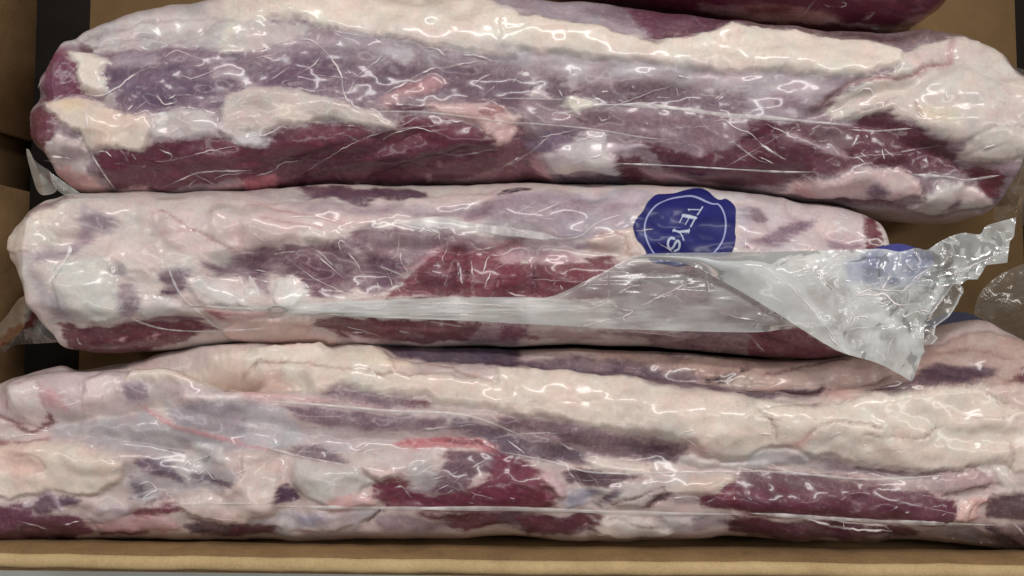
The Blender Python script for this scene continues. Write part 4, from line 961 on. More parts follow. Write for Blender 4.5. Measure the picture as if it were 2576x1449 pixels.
def components(A):
    """Connected areas of equal value on a grid that closes on itself in the second direction."""
    n, m = A.shape
    par = []

    def find(a):
        while par[a] != a:
            par[a] = par[par[a]]; a = par[a]
        return a
    lab = np.zeros((n, m), np.int32)
    prev = None
    for i in range(n):
        row = A[i]
        ch = np.nonzero(np.diff(row))[0] + 1
        st = np.concatenate([[0], ch]); en_ = np.concatenate([ch, [m]])
        runs = []
        for a, b in zip(st, en_):
            par.append(len(par)); runs.append((a, b, row[a], len(par) - 1))
            lab[i, a:b] = len(par) - 1
        if len(runs) > 1 and runs[0][2] == runs[-1][2]:
            par[find(runs[-1][3])] = find(runs[0][3])
        if prev is not None:
            p = q = 0
            while p < len(prev) and q < len(runs):
                if prev[p][2] == runs[q][2] and prev[p][0] < runs[q][1] and runs[q][0] < prev[p][1]:
                    a, b = find(prev[p][3]), find(runs[q][3])
                    if a != b:
                        par[a] = b
                if prev[p][1] <= runs[q][1]:
                    p += 1
                else:
                    q += 1
        prev = runs
    rootid = np.array([find(a) for a in range(len(par))], np.int32)
    lab = rootid[lab]
    u, inv = np.unique(lab, return_inverse=True)
    return inv.reshape(n, m)


def tidy_regions(A, least):
    A = A.copy()
    for _ in range(6):
        lab = components(A)
        cnt = np.bincount(lab.ravel())
        small = cnt[lab] < least
        if not small.any():
            break
        for _ in range(200):
            sm = small & True
            if not sm.any():
                break
            for sh, ax in ((1, 0), (-1, 0), (1, 1), (-1, 1)):
                nb = np.roll(A, sh, ax); ns = np.roll(small, sh, ax)
                if ax == 0:
                    (nb if True else nb)
                    if sh == 1: ns[0] = True
                    else: ns[-1] = True
                take = small & ~ns
                A[take] = nb[take]; small[take] = False
            if not small.any():
                break
    return A, components(A)


def build_pack(obj_name, label, top, bot, marks, base, base_cls, height, seed, step=2.4, ntop=230, zback=MIDZ):
    top = np.array(top, float); bot = np.array(bot, float)
    x0 = max(top[0, 0], bot[0, 0]); x1 = min(top[-1, 0], bot[-1, 0])
    n = int((x1 - x0) / step)
    t = np.linspace(0, 1, n)
    t = t - 0.020 * np.sin(2 * math.pi * t) * 2          # finer towards both ends
    xs = x0 + (x1 - x0) * np.clip(t, 0, 1)
    yt = np.interp(xs, top[:, 0], top[:, 1]); yb = np.interp(xs, bot[:, 0], bot[:, 1])
    # a hand-drawn outline: soften its corners
    for _ in range(6):
        yt[1:-1] = 0.25 * yt[:-2] + 0.5 * yt[1:-1] + 0.25 * yt[2:]
        yb[1:-1] = 0.25 * yb[:-2] + 0.5 * yb[1:-1] + 0.25 * yb[2:]
    A = unproject(xs, yt, np.full(n, zback)); B = unproject(xs, yb, np.full(n, MIDZ))
    A[:, 0] = unproject(xs, np.full(n, 724.5), np.full(n, MIDZ + 0.018))[:, 0]; B[:, 0] = A[:, 0]   # blunt ends bulge highest above mid-height
    cen = 0.5 * (A + B); hw = 0.5 * np.abs(A[:, 1] - B[:, 1])
    ref = np.median(hw)
    hh = height * np.minimum(1.0, hw / (0.8 * ref)) ** 0.55
    q_ = np.linspace(0, math.pi, 6001)
    yy_ = 1.12 * np.sign(np.cos(q_)) * np.abs(np.cos(q_)) ** 0.78; zz_ = np.abs(np.sin(q_)) ** 0.74
    al = np.concatenate([[0], np.cumsum(np.hypot(np.diff(yy_), np.diff(zz_)))])
    ph = np.concatenate([np.interp(np.linspace(0, al[-1], ntop), al, q_), np.linspace(math.pi, 2 * math.pi, 24)[1:-1]])
    c = np.cos(ph); s = np.sin(ph)
    cy = np.sign(c) * np.abs(c) ** 0.78
    sz = np.sign(s) * np.abs(s) ** 0.74
    nv = len(ph)
    P = np.zeros((n, nv, 3))
    P[:, :, 0] = cen[:, 0:1]
    P[:, :, 1] = cen[:, 1:2] + hw[:, None] * cy[None, :]
    P[:, :, 2] = MIDZ + np.where(s[None, :] >= 0, hh[:, None] * sz[None, :], np.minimum(hh, MIDZ - 0.003)[:, None] * sz[None, :])
    NB = grid_normals(P, True)
    if (NB[n // 2, ntop // 2, 2]) < 0:
        NB = -NB
    px, py = project(P.reshape(-1, 3))
    up = np.repeat((s > -0.2)[None, :], n, 0).ravel()
    N_ = len(px)
    wx = px + 5.0 * fbm(px / 40, py / 40, 3, seed + 1) + 1.6 * fbm(px / 9, py / 9, 2, seed + 5)
    wy = py + 5.0 * fbm(px / 40, py / 40, 3, seed + 2) + 1.6 * fbm(px / 9, py / 9, 2, seed + 6)
    en = 4.5 * fbm(px / 60, py / 20, 4, seed + 3, 0.6) + 1.1 * fbm(px / 9, py / 9, 2, seed + 4)
    mot = 0.5 + 0.5 * np.clip(fbm((px + 0.6 * py) / 48, (py - 0.15 * px) / 17, 5, seed + 7, 0.68) * 1.6, -1, 1)
    fringe = np.clip(fbm((px + 0.5 * py) / 44, (py - 0.12 * px) / 10, 4, seed + 31, 0.7) * 1.5 + 0.1, 0, 1)
    col = np.repeat(lin(base)[None, :], N_, 0)
    hgt = np.zeros(N_); form = np.zeros(N_)
    names = ['lean_meat', 'fat_cover', 'silverskin']
    cid = np.full(N_, {'l': 0, 'f': 1, 's': 2}[base_cls], np.int32)
    for kind, colr, cls, o, pts, w in parse_stamps(marks):
        if cls == 'l' and colr[0] > 0.24:
            g_ = colr.mean(); colr = (g_ + (colr - g_) * 0.78) * 0.66
        pad = 6 + 3 * o['s'] + w * (2.2 if kind == 'H' else 1)
        lo = pts.min(0) - pad; hi = pts.max(0) + pad
        idx = np.nonzero((px > lo[0]) & (px < hi[0]) & (py > lo[1]) & (py < hi[1]))[0]
        if len(idx) == 0:
            continue
        X = px[idx] + (wx[idx] - px[idx]) * o['e']; Y = py[idx] + (wy[idx] - py[idx]) * o['e']
        if kind == 'H':
            d = dist_polyline(px[idx] + 8 * fbm(px[idx] / 70, py[idx] / 50, 2, seed + 51), py[idx] + 8 * fbm(px[idx] / 70, py[idx] / 50, 2, seed + 53), resample(pts, 12.0))
            form[idx] += o['h'] * 0.001 * np.exp(-0.5 * (d / (w * 0.5)) ** 2)
            continue
        if kind == 'S':
            rp = resample(pts, 10.0)
            sd = dist_polyline(X, Y, rp) - w * 0.5
            en_k = 0.35
        else:
            d = dist_polyline(X, Y, pts, True)
            sd = np.where(inside(X, Y, pts), -d, d)
            en_k = 1.0
        sd = sd + en[idx] * o['e'] * en_k
        sf = o['s'] * (0.95 if cls == 's' else 0.78)
        m = 1.0 - sstep(-sf, sf, sd)
        if kind == 'P' and o['e'] > 0.7:
            fe = (0.5 if cls == 's' else 0.32) * (1.0 - sstep(-3.0, 22.0, sd)) * fringe[idx]
            m = np.maximum(m, fe)
        mm = m * o['op'] * (1.0 - o['m'] * (1 - mot[idx]) * 0.75 * (1.0 if cls == 's' else 0.55))
        col[idx] = col[idx] * (1 - mm[:, None]) + colr[None, :] * mm[:, None]
        if o['h'] != 0:
            rim = 1.0 - sstep(-8.0 - 1.3 * abs(o['h']), 3.5, sd) if kind != 'S' else 1.0 - sstep(-w * 0.5 - 1, 4.0, sd)
            hv = o['h'] * 0.001 * rim
            if o['h'] > 0:
                hgt[idx] = np.maximum(hgt[idx], hv) if o['h'] < 5 else hgt[idx] + hv
            else:
                hgt[idx] += hv * 0.85
        if kind != 'S' or w > 12:
            if o['part']:
                names.append(o['part']); ci = len(names) - 1
            else:
                ci = {'l': 0, 'f': 1, 's': 2}[cls]
            cid[idx] = np.where(mm > 0.5, ci, cid[idx])
    # fibres drag the edges of fat and lean out lengthwise
    cg = col.reshape(n, nv, 3)
    ii, jj = np.meshgrid(np.arange(n), np.arange(nv), indexing='ij')
    for amp_, sx_, sy_, mix_ in ((9.0, 60.0, 5.0, 0.42), (4.0, 24.0, 3.0, 0.4)):
        kx = (amp_ * fbm((px + 0.4 * py) / sx_, (py - 0.12 * px) / sy_, 3, seed + 61 + amp_)).reshape(n, nv)
        ky = (0.35 * amp_ * fbm((px + 0.4 * py) / sx_, (py - 0.12 * px) / sy_, 3, seed + 67 + amp_)).reshape(n, nv)
        moved = cg[np.clip(ii + kx.astype(int), 0, n - 1), np.clip(jj + ky.astype(int), 0, nv - 1)]
        cg = cg * (1 - mix_) + moved * mix_
    col = cg.reshape(-1, 3)
    # grain of the tissue
    lum = col @ np.array([0.3, 0.5, 0.2])
    leanness = 1 - sstep(0.055, 0.14, lum)
    fine = fbm(px / 5, py / 5, 3, seed + 9)
    cloud = fbm(px / 60, py / 30, 4, seed + 11)
    streak = fbm((px + 0.35 * py) / 42, (py - 0.3 * px) / 5.0, 3, seed + 13)
    k = 1 + 0.05 * cloud + 0.05 * fine + (0.26 * streak) * leanness + 0.03 * streak
    tintn = fbm(px / 45, py / 40, 3, seed + 15)
    col = col * k[:, None]
    col *= 1 + np.stack([0.03 * tintn, -0.04 * tintn, -0.035 * tintn], 1)
    veil = np.clip(fbm(px / 16, py / 11, 4, seed + 21, 0.62) - 0.28, 0, 1) * 0.16 * leanness   # fat flecks
    col = col * (1 - veil[:, None]) + lin((176, 146, 152))[None, :] * veil[:, None]
    # thin membrane strands over lean and silverskin; faint seams in the fat
    qx = px + 14 * fbm(px / 50, py / 50, 2, seed + 33); qy = py + 14 * fbm(px / 50, py / 50, 2, seed + 35)
    r1 = np.abs(fbm((qx + 0.6 * qy) / 60, (qy - 0.3 * qx) / 20, 4, seed + 37, 0.6))
    r2 = np.abs(fbm(qx / 34, qy / 30, 4, seed + 39, 0.6))
    g1 = sstep(-0.05, 0.5, fbm(px / 120, py / 80, 3, seed + 41))
    dark_ = 1 - sstep(0.20, 0.42, lum)
    st = (1 - sstep(0.0, 0.10, r1)) * g1 * 0.42 + (1 - sstep(0.0, 0.07, r2)) * (1 - g1) * 0.30
    st = st * (1 - 0.72 * leanness)
    a_ = (st * dark_)[:, None]
    col = col * (1 - a_) + lin((184, 168, 170))[None] * a_
    fm = (1 - sstep(0.0, 0.035, r1)) * (1 - dark_) * 0.30 * sstep(0.0, 0.5, fbm(px / 150, py / 90, 3, seed + 43))
    a_ = fm[:, None]
    col = col * (1 - a_) + lin((150, 118, 116))[None] * a_
    hgt -= 0.0007 * fm
    speck = fbm(px / 7, py / 6, 3, seed + 47, 0.7) * (0.2 + 0.8 * (1 - leanness)) * dark_
    col *= (1 + 0.22 * speck)[:, None]
    blot = fbm(px / 38, py / 26, 5, seed + 45, 0.66)
    bl = np.clip(blot - 0.12, 0, 1)[:, None] * 0.42 * (1 - dark_)[:, None]
    col = col * (1 - bl) + (col * np.array([0.80, 0.73, 0.76])[None]) * bl
    br = np.clip(-blot - 0.15, 0, 1)[:, None] * 0.30 * (1 - dark_)[:, None]
    col = col * (1 - br) + lin((228, 216, 198))[None] * br
    mau = dark_ * (1 - leanness)
    col *= 1 - np.stack([0.0 * mau, 0.12 * mau, 0.10 * mau], 1)
    col *= 1 - np.stack([0.05 * leanness, 0.03 * leanness, -0.01 * leanness], 1)
    col[:, 2] *= 1 + 0.035 * (1 - dark_)
    grey = (col @ np.array([0.35, 0.45, 0.2]))[:, None]
    col = col * (0.90 + 0.16 * sstep(0.05, 0.5, grey))
    col = np.clip(grey + (col - grey) * (1.02 - 0.16 * mau[:, None]), 0.004, 0.9)
    hgt += form + 0.0028 * fbm(px / 170, py / 80, 2, seed + 17) + 0.0008 * fbm(px / 60, py / 40, 2, seed + 18) + 0.00022 * fbm(px / 34, py / 26, 2, seed + 19)
    hgt -= 0.0002 * fine * leanness
    hgt = np.where(up, hgt, hgt * 0.2)
    hg = hgt.reshape(n, nv)
    for _ in range(3):
        hg[1:-1, 1:-1] = (hg[1:-1, 1:-1] * 2 + hg[:-2, 1:-1] + hg[2:, 1:-1] + hg[1:-1, :-2] + hg[1:-1, 2:]) / 6
    hg = hg * (0.3 + 0.7 * np.clip(NB[..., 2] * 1.4, 0, 1))
    P = P + NB * hg[..., None]
    film = np.zeros(N_)
    NN = grid_normals(P, True)
    if NN[n // 2, ntop // 2, 2] < 0:
        NN = -NN; flip = True
    else:
        flip = False
    Fq = grid_faces(n, nv, True)
    if flip:
        Fq = Fq[:, ::-1]
    pos = P.reshape(-1, 3); nrm = NN.reshape(-1, 3)
    # closing fans at both ends
    root = empty(obj_name, (float(cen[n // 2, 0]), float(cen[n // 2, 1]), 0.0))
    tag(root, label, 'packed meat', group='vacuum packed beef cuts in the box')
    fid = cid.reshape(n, nv)[:-1]
    fid, comp = tidy_regions(fid, 420)
    parts = {}
    fidf = fid.ravel(); compf = comp.ravel()
    for ci in range(comp.max() + 1):
        pick = compf == ci
        sel = Fq[pick]
        nm = names[fidf[np.argmax(pick)]]
        used, inv = np.unique(sel, return_inverse=True)
        o = part(nm, pos[used], inv.reshape(-1, 4), M_FLESH, root, normals=nrm[used], col=col[used], attrs={'film': film[used]})
        parts.setdefault(nm, o)
    for e, nm in ((0, 'end'), (n - 1, 'end')):
        ring = pos[e * nv:(e + 1) * nv]
        cc = ring.mean(0, keepdims=True)
        V = np.concatenate([ring, cc]); k2 = np.arange(nv)
        F = np.stack([k2, (k2 + 1) % nv, np.full(nv, nv)], 1)
        if e == 0:
            F = F[:, ::-1]
        part('cut_end', V, F, M_FLESH, root, col=np.concatenate([col[e * nv:(e + 1) * nv], col[e * nv:e * nv + 1]]), attrs={'film': np.zeros(nv + 1)})
    pk = Pack()
    pk.root = root; pk.P = P; pk.N = NN; pk.px = px.reshape(n, nv); pk.py = py.reshape(n, nv); pk.ntop = ntop; pk.parts = parts
    pk.film = film.reshape(n, nv)
    # look-up raster over the sheet
    ax, ay = project(pos)
    cell = 4.0
    gw, gh = int(3100 / cell), int(2000 / cell)
    gi = np.clip(((ax + 260) / cell).astype(int), 0, gw - 1); gj = np.clip(((ay + 360) / cell).astype(int), 0, gh - 1)
    zm = np.full((gw, gh), -1.0)
    order = np.argsort(pos[:, 2])
    zm[gi[order], gj[order]] = pos[order, 2]
    pk.zmap = zm; pk.cell = cell
    return pk


def smooth_grid(z, it):
    m = (z > 0).astype(float); a = np.where(z > 0, z, 0)
    for _ in range(it):
        for ax_ in (0, 1):
            a = a + np.roll(a, 1, ax_) + np.roll(a, -1, ax_)
            m = m + np.roll(m, 1, ax_) + np.roll(m, -1, ax_)
            a /= 3; m /= 3
    return np.where(m > 1e-3, a / np.maximum(m, 1e-3), 0.0)


def surf_z(pk, px, py, key='z1', it=1):
    if not hasattr(pk, key):
        setattr(pk, key, smooth_grid(pk.zmap, it))
    Z = getattr(pk, key)
    fx = (np.asarray(px) + 260) / pk.cell - 0.5; fy = (np.asarray(py) + 360) / pk.cell - 0.5
    i = np.clip(np.floor(fx).astype(int), 0, Z.shape[0] - 2); j = np.clip(np.floor(fy).astype(int), 0, Z.shape[1] - 2)
    u = np.clip(fx - i, 0, 1); v = np.clip(fy - j, 0, 1)
    return (Z[i, j] * (1 - u) + Z[i + 1, j] * u) * (1 - v) + (Z[i, j + 1] * (1 - u) + Z[i + 1, j + 1] * u) * v


def ribbon(pk, name, tile, pts, width, milk=0.4, rise=0.0004, col=(235, 230, 228), lift=0.0004, parent=None):
    """A milky strip for film seams and painted glare, standing off the pack."""
    r = resample(to_sheet(tile, pts) if not isinstance(pts, np.ndarray) else pts, 4.0)
    n = len(r)
    z = surf_z(pk, r[:, 0], r[:, 1], 'z3', 3)
    for _ in range(4):
        z[1:-1] = (z[:-2] + 2 * z[1:-1] + z[2:]) / 4
    tg = np.gradient(r, axis=0); tg /= np.linalg.norm(tg, axis=1, keepdims=True) + 1e-9
    nr = np.stack([-tg[:, 1], tg[:, 0]], 1)
    s = np.linspace(0, 1, n)
    tap = np.clip(np.minimum(s, 1 - s) * 6, 0.12, 1) * (0.8 + 0.35 * fbm(s * 9 + r[0, 0], s * 0 + r[0, 1], 2))
    nv = 7
    V = np.zeros((n, nv, 3))
    for j in range(nv):
        q = (j / (nv - 1) - 0.5)
        o = r + nr * (q * width * tap)[:, None]
        zz = surf_z(pk, o[:, 0], o[:, 1], 'z3', 3)
        zz = 0.5 * zz + 0.5 * z
        V[:, j] = unproject(o[:, 0], o[:, 1], zz + lift + rise * (math.cos(q * math.pi) ** 2) * tap)
    mk = np.repeat((1.1 * milk * (0.6 + 0.8 * np.abs(fbm(s * 14 + 3, s * 0 + r[0, 1], 3))))[:, None], nv, 1)
    mk[:, 0] *= 0.1; mk[:, -1] *= 0.1
    N_ = n * nv
    return part(name, V.reshape(-1, 3), grid_faces(n, nv), M_FOLD_GLINT, parent or pk.root,
                col=np.repeat(lin(col)[None], N_, 0), attrs={'film': np.zeros(N_), 'milk': np.clip(mk, 0, 1).ravel()})


def sheet_between(name, topc, botc, nu, nv, zfun, milkfun, parent, right=None, col=(240, 245, 244), colfun=None, ridge_amp=0.0003, ridges=None):
    def along(c, n):
        c = resample(c, 4.0)
        L = np.concatenate([[0], np.cumsum(np.hypot(*np.diff(c, axis=0).T))])
        q = np.linspace(0, L[-1], n)
        return np.stack([np.interp(q, L, c[:, 0]), np.interp(q, L, c[:, 1])], 1)
    T = along(topc, nu); B = along(botc, nu)
    v = np.linspace(0, 1, nv)
    G = T[:, None] * (1 - v)[None, :, None] + B[:, None] * v[None, :, None]
    if right is not None:
        R = np.asarray(right, float)
        L = np.concatenate([[0], np.cumsum(np.hypot(*np.diff(R, axis=0).T))])
        q = np.linspace(0, L[-1], nv)
        Rv = np.stack([np.interp(q, L, R[:, 0]), np.interp(q, L, R[:, 1])], 1)
        b = sstep(0.45, 1.0, np.linspace(0, 1, nu))
        G = G + b[:, None, None] * (Rv - G[-1])[None]
    X = G[..., 0].ravel(); Y = G[..., 1].ravel()
    uu = np.repeat(np.linspace(0, 1, nu)[:, None], nv, 1).ravel(); vv = np.repeat(v[None], nu, 0).ravel()
    Z = zfun(X, Y, uu, vv)
    V = unproject(X, Y, Z)
    film = ridge_height(X, Y, TRIDGES if ridges is None else ridges, ridge_amp, 3.0)
    mk = np.clip(milkfun(X, Y, uu, vv), 0, 1)
    cc = np.repeat(lin(col)[None], len(X), 0) if colfun is None else colfun(X, Y)
    o = part(name, V, grid_faces(nu, nv), M_FILM, parent, col=cc, attrs={'film': film, 'milk': mk})
    fp = Pack(); fp.root = o; fp.cell = 4.0
    fp.zmap = np.full((775, 500), -1.0)
    fp.zmap[np.clip(((X + 260) / 4).astype(int), 0, 774), np.clip(((Y + 360) / 4).astype(int), 0, 499)] = Z
    fp.inside = lambda r: in_pack(fp, r) > 0.75
    return fp


# ------------------------------------------------------------------ table and box
table = mesh_object('table_top', [(-1.2, -1.0, -0.075), (1.2, -1.0, -0.075), (1.2, 1.0, -0.075), (-1.2, 1.0, -0.075)], [[0, 1, 2, 3]], M_TABLE, smooth=False)
tag(table, 'pale table top under the cardboard box', None, 'structure')

box = empty('cardboard_box', (0.0, 0.0, -0.07))
tag(box, 'open brown cardboard box holding the packed beef', 'box')


def up_(px, py, z):
    return unproject(np.array([px], float), np.array([py], float), np.array([z], float))[0]


RZ = 0.108                       # height of the front rim
fl = up_(0, 1411, RZ); fr = up_(2576, 1441, RZ)
dirx = (fr - fl) / np.linalg.norm(fr - fl)
fl = fl - dirx * 0.14; fr = fr + dirx * 0.14
yb_ = 0.31
nout = np.array([dirx[1], -dirx[0], 0.0])          # outwards, towards the viewer
dn = lambda p, z: np.array([p[0], p[1], z])
th = 0.0045
# front wall: outer board, and the folded-in lip along its top
a0, a1 = fl + nout * 0.0012, fr + nout * 0.0012
hexa('front_wall', [dn(a0 + nout * th, -0.07), dn(a1 + nout * th, -0.07), dn(a1, -0.07), dn(a0, -0.07)],
     [dn(a0 + nout * th, RZ - 0.004), dn(a1 + nout * th, RZ - 0.004), dn(a1, RZ - 0.004), dn(a0, RZ - 0.004)], M_CARD, box)
# rounded top edge of the folded board, built as a swept profile
nseg = 160
tt = np.linspace(0, 1, nseg)
base = fl[None] * (1 - tt)[:, None] + fr[None] * tt[:, None]
wob = 0.0011 * fbm(tt * 9, tt * 0, 5, 2.0, 0.6)
prof = []
for a in np.linspace(0, math.pi, 9):
    prof.append((-0.0015 + 0.0036 - 0.0036 * math.cos(a) - 0.0015, 0.0028 * math.sin(a)))
V = np.zeros((nseg, len(prof), 3))
for j, (o_, z_) in enumerate(prof):
    V[:, j] = base + nout[None] * (o_ + wob)[:, None]
    V[:, j, 2] = RZ - 0.003 + z_ + 0.5 * wob
part('front_rim', V.reshape(-1, 3), grid_faces(nseg, len(prof)), M_RIM, box)
V = np.zeros((nseg, 6, 3))
for j, (o_, z_) in enumerate(((-0.003, RZ - 0.0025), (-0.0042, RZ - 0.006), (-0.0046, RZ - 0.020), (-0.0040, RZ - 0.032), (-0.0022, RZ - 0.034), (0.0, RZ - 0.034))):
    V[:, j] = base + nout[None] * (o_ + wob * (0.6 if j < 2 else 1.2))[:, None]
    V[:, j, 2] = z_ + (0 if j < 2 else 0.0007 * fbm(tt * 20, tt * 0, 3, 5.0))
part('front_lip', V.reshape(-1, 3), grid_faces(nseg, 6), M_CARD, box)

pl0 = up_(228, 0, 0.0); pl1 = up_(200, 868, 0.0)
pr0 = up_(2552, 0, 0.0)
wl0 = up_(114, 0, 0.0); wl1 = up_(88, 868, 0.0)


def on_line(p, q, y):
    t_ = (y - p[1]) / (q[1] - p[1])
    return p[0] + (q[0] - p[0]) * t_


y_f, y_b = fl[1] + 0.004, yb_
xl_f, xl_b = on_line(pl0, pl1, y_f), on_line(pl0, pl1, y_b)
xr = pr0[0]
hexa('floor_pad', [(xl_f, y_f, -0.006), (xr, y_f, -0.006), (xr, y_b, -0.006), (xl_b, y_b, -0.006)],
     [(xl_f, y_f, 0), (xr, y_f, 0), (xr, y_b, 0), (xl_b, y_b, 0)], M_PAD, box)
wx_f, wx_b = on_line(wl0, wl1, y_f), on_line(wl0, wl1, y_b)
XR = xr + 0.032
hexa('dark_gap_board', [(wx_f - 0.01, y_f, -0.012), (XR + 0.01, y_f, -0.012), (XR + 0.01, y_b, -0.012), (wx_b - 0.01, y_b, -0.012)],
     [(wx_f - 0.01, y_f, -0.007), (XR + 0.01, y_f, -0.007), (XR + 0.01, y_b, -0.007), (wx_b - 0.01, y_b, -0.007)], M_DARK, box)  # board added to make the gaps at the pad's sides dark
hexa('box_bottom', [(wx_f - 0.03, y_f, -0.07), (XR + 0.03, y_f, -0.07), (XR + 0.03, y_b, -0.07), (wx_b - 0.03, y_b, -0.07)],
     [(wx_f - 0.03, y_f, -0.065), (XR + 0.03, y_f, -0.065), (XR + 0.03, y_b, -0.065), (wx_b - 0.03, y_b, -0.065)], M_CARD, box)
# left wall: two overlapping flaps with a recessed strip between them
ya = up_(78, 347, 0.0)[1]; yc_ = up_(90, 478, 0.0)[1]
LEAN = 0.028


def left_board(name, y0, y1, off, mat):
    xa = on_line(wl0, wl1, y0) - off; xb = on_line(wl0, wl1, y1) - off
    zt = RZ - 0.003
    b = [(xa - 0.005, y0, -0.06), (xa, y0, -0.06), (xb, y1, -0.06), (xb - 0.005, y1, -0.06)]
    t_ = [(xa - LEAN - 0.005, y0, zt), (xa - LEAN, y0, zt), (xb - LEAN, y1, zt), (xb - LEAN - 0.005, y1, zt)]
    hexa(name, b, t_, mat, box)


left_board('left_flap', ya, y_b, 0.0, M_CARD)
left_board('left_flap', y_f, yc_, 0.001, M_CARD)
left_board('left_wall', y_f, y_b, 0.011, M_CARD)
zt = RZ - 0.003
hexa('right_wall', [(XR, y_f, -0.065), (XR + 0.005, y_f, -0.065), (XR + 0.005, y_b, -0.065), (XR, y_b, -0.065)],
     [(XR + LEAN, y_f, zt), (XR + LEAN + 0.005, y_f, zt), (XR + LEAN + 0.005, y_b, zt), (XR + LEAN, y_b, zt)], M_CARD, box)
hexa('back_wall', [(wx_b - 0.03, y_b, -0.065), (XR + 0.03, y_b, -0.065), (XR + 0.03, y_b + 0.005, -0.065), (wx_b - 0.03, y_b + 0.005, -0.065)],
     [(wx_b - 0.03, y_b, zt), (XR + 0.03, y_b, zt), (XR + 0.03, y_b + 0.005, zt), (wx_b - 0.03, y_b + 0.005, zt)], M_CARD, box)

# ------------------------------------------------------------------ the four packs
UP = build_pack('vacuum_packed_beef', 'vacuum packed beef cut with thick cream fat, lying behind the one with the blue seal',
    [(79, 235), (84, 225), (92, 205), (105, 185), (125, 148), (150, 118), (185, 82), (222, 56), (282, 33), (345, 10), (420, -12), (600, -30), (1200, -35), (1500, -25), (1608, -8), (1771, 18), (1945, 36), (2090, 46), (2238, 56), (2340, 58), (2420, 66), (2480, 92), (2540, 132), (2580, 172), (2610, 230), (2622, 300)],
    [(79, 262), (81, 340), (86, 385), (97, 402), (122, 427), (135, 446), (148, 468), (178, 490), (222, 500), (330, 500), (450, 497), (600, 490), (850, 476), (1250, 470), (1500, 470), (1700, 476), (1950, 502), (2150, 532), (2300, 553), (2450, 559), (2500, 548), (2520, 500), (2530, 440), (2575, 415), (2622, 380)],
    U_MARKS, (150, 134, 142), 's', 0.049, 1.0, zback=0.082)
TP = build_pack('vacuum_packed_beef', 'vacuum packed dark red beef end at the very back of the box',
    [(1330, -170), (1420, -230), (1600, -260), (2200, -260), (2380, -220), (2440, -140), (2462, -70)],
    [(1330, -120), (1420, -30), (1520, -8), (1608, 6), (1771, 33), (1945, 53), (2090, 64), (2238, 77), (2298, 78), (2350, 68), (2405, 34), (2442, -2), (2462, -40)],
    T_MARKS, (110, 44, 64), 'l', 0.049, 4.0, ntop=150, zback=0.08)
MD = build_pack('vacuum_packed_beef', 'vacuum packed beef cut with the blue round seal printed on its bag',
    [(19, 615), (24, 600), (34, 585), (56, 556), (90, 528), (130, 506), (170, 492), (330, 484), (600, 482), (850, 468), (1250, 462), (1500, 462), (1700, 470), (1950, 500), (2100, 522), (2170, 535), (2200, 552), (2216, 580), (2224, 612)],
    [(19, 632), (28, 648), (42, 668), (62, 706), (90, 745), (112, 790), (136, 830), (150, 860), (165, 880), (230, 888), (330, 888), (480, 878), (580, 868), (830, 874), (1250, 874), (1430, 866), (1650, 874), (1850, 892), (2050, 902), (2130, 898), (2190, 860), (2216, 780), (2224, 690)],
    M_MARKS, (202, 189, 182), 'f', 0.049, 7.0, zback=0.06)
LW = build_pack('vacuum_packed_beef', 'vacuum packed beef cut lying along the front rim of the box',
    [(-62, 1060), (-50, 1010), (-30, 985), (0, 965), (60, 945), (120, 925), (215, 900), (310, 886), (400, 878), (600, 868), (900, 868), (1300, 872), (1700, 884), (2000, 905), (2160, 898), (2300, 850), (2400, 815), (2480, 808), (2540, 836), (2600, 880), (2650, 960), (2672, 1040)],
    [(-62, 1300), (-50, 1350), (-30, 1375), (0, 1382), (50, 1368), (110, 1352), (180, 1343), (330, 1341), (600, 1346), (900, 1346), (1300, 1337), (1450, 1345), (1560, 1355), (1660, 1352), (1800, 1338), (2000, 1343), (2300, 1353), (2450, 1371), (2576, 1385), (2640, 1370), (2672, 1320)],
    L_MARKS, (192, 174, 168), 'f', 0.048, 11.0)

# hairline film folds, their highlights painted as milky strips, one joined sheet of them for each pack
def in_pack(pk, r):
    ii = np.clip(((r[:, 0] + 260) / pk.cell).astype(int), 0, pk.zmap.shape[0] - 1)
    jj = np.clip(((r[:, 1] + 360) / pk.cell).astype(int), 0, pk.zmap.shape[1] - 1)
    return (pk.zmap[ii, jj] > 0.0).mean()


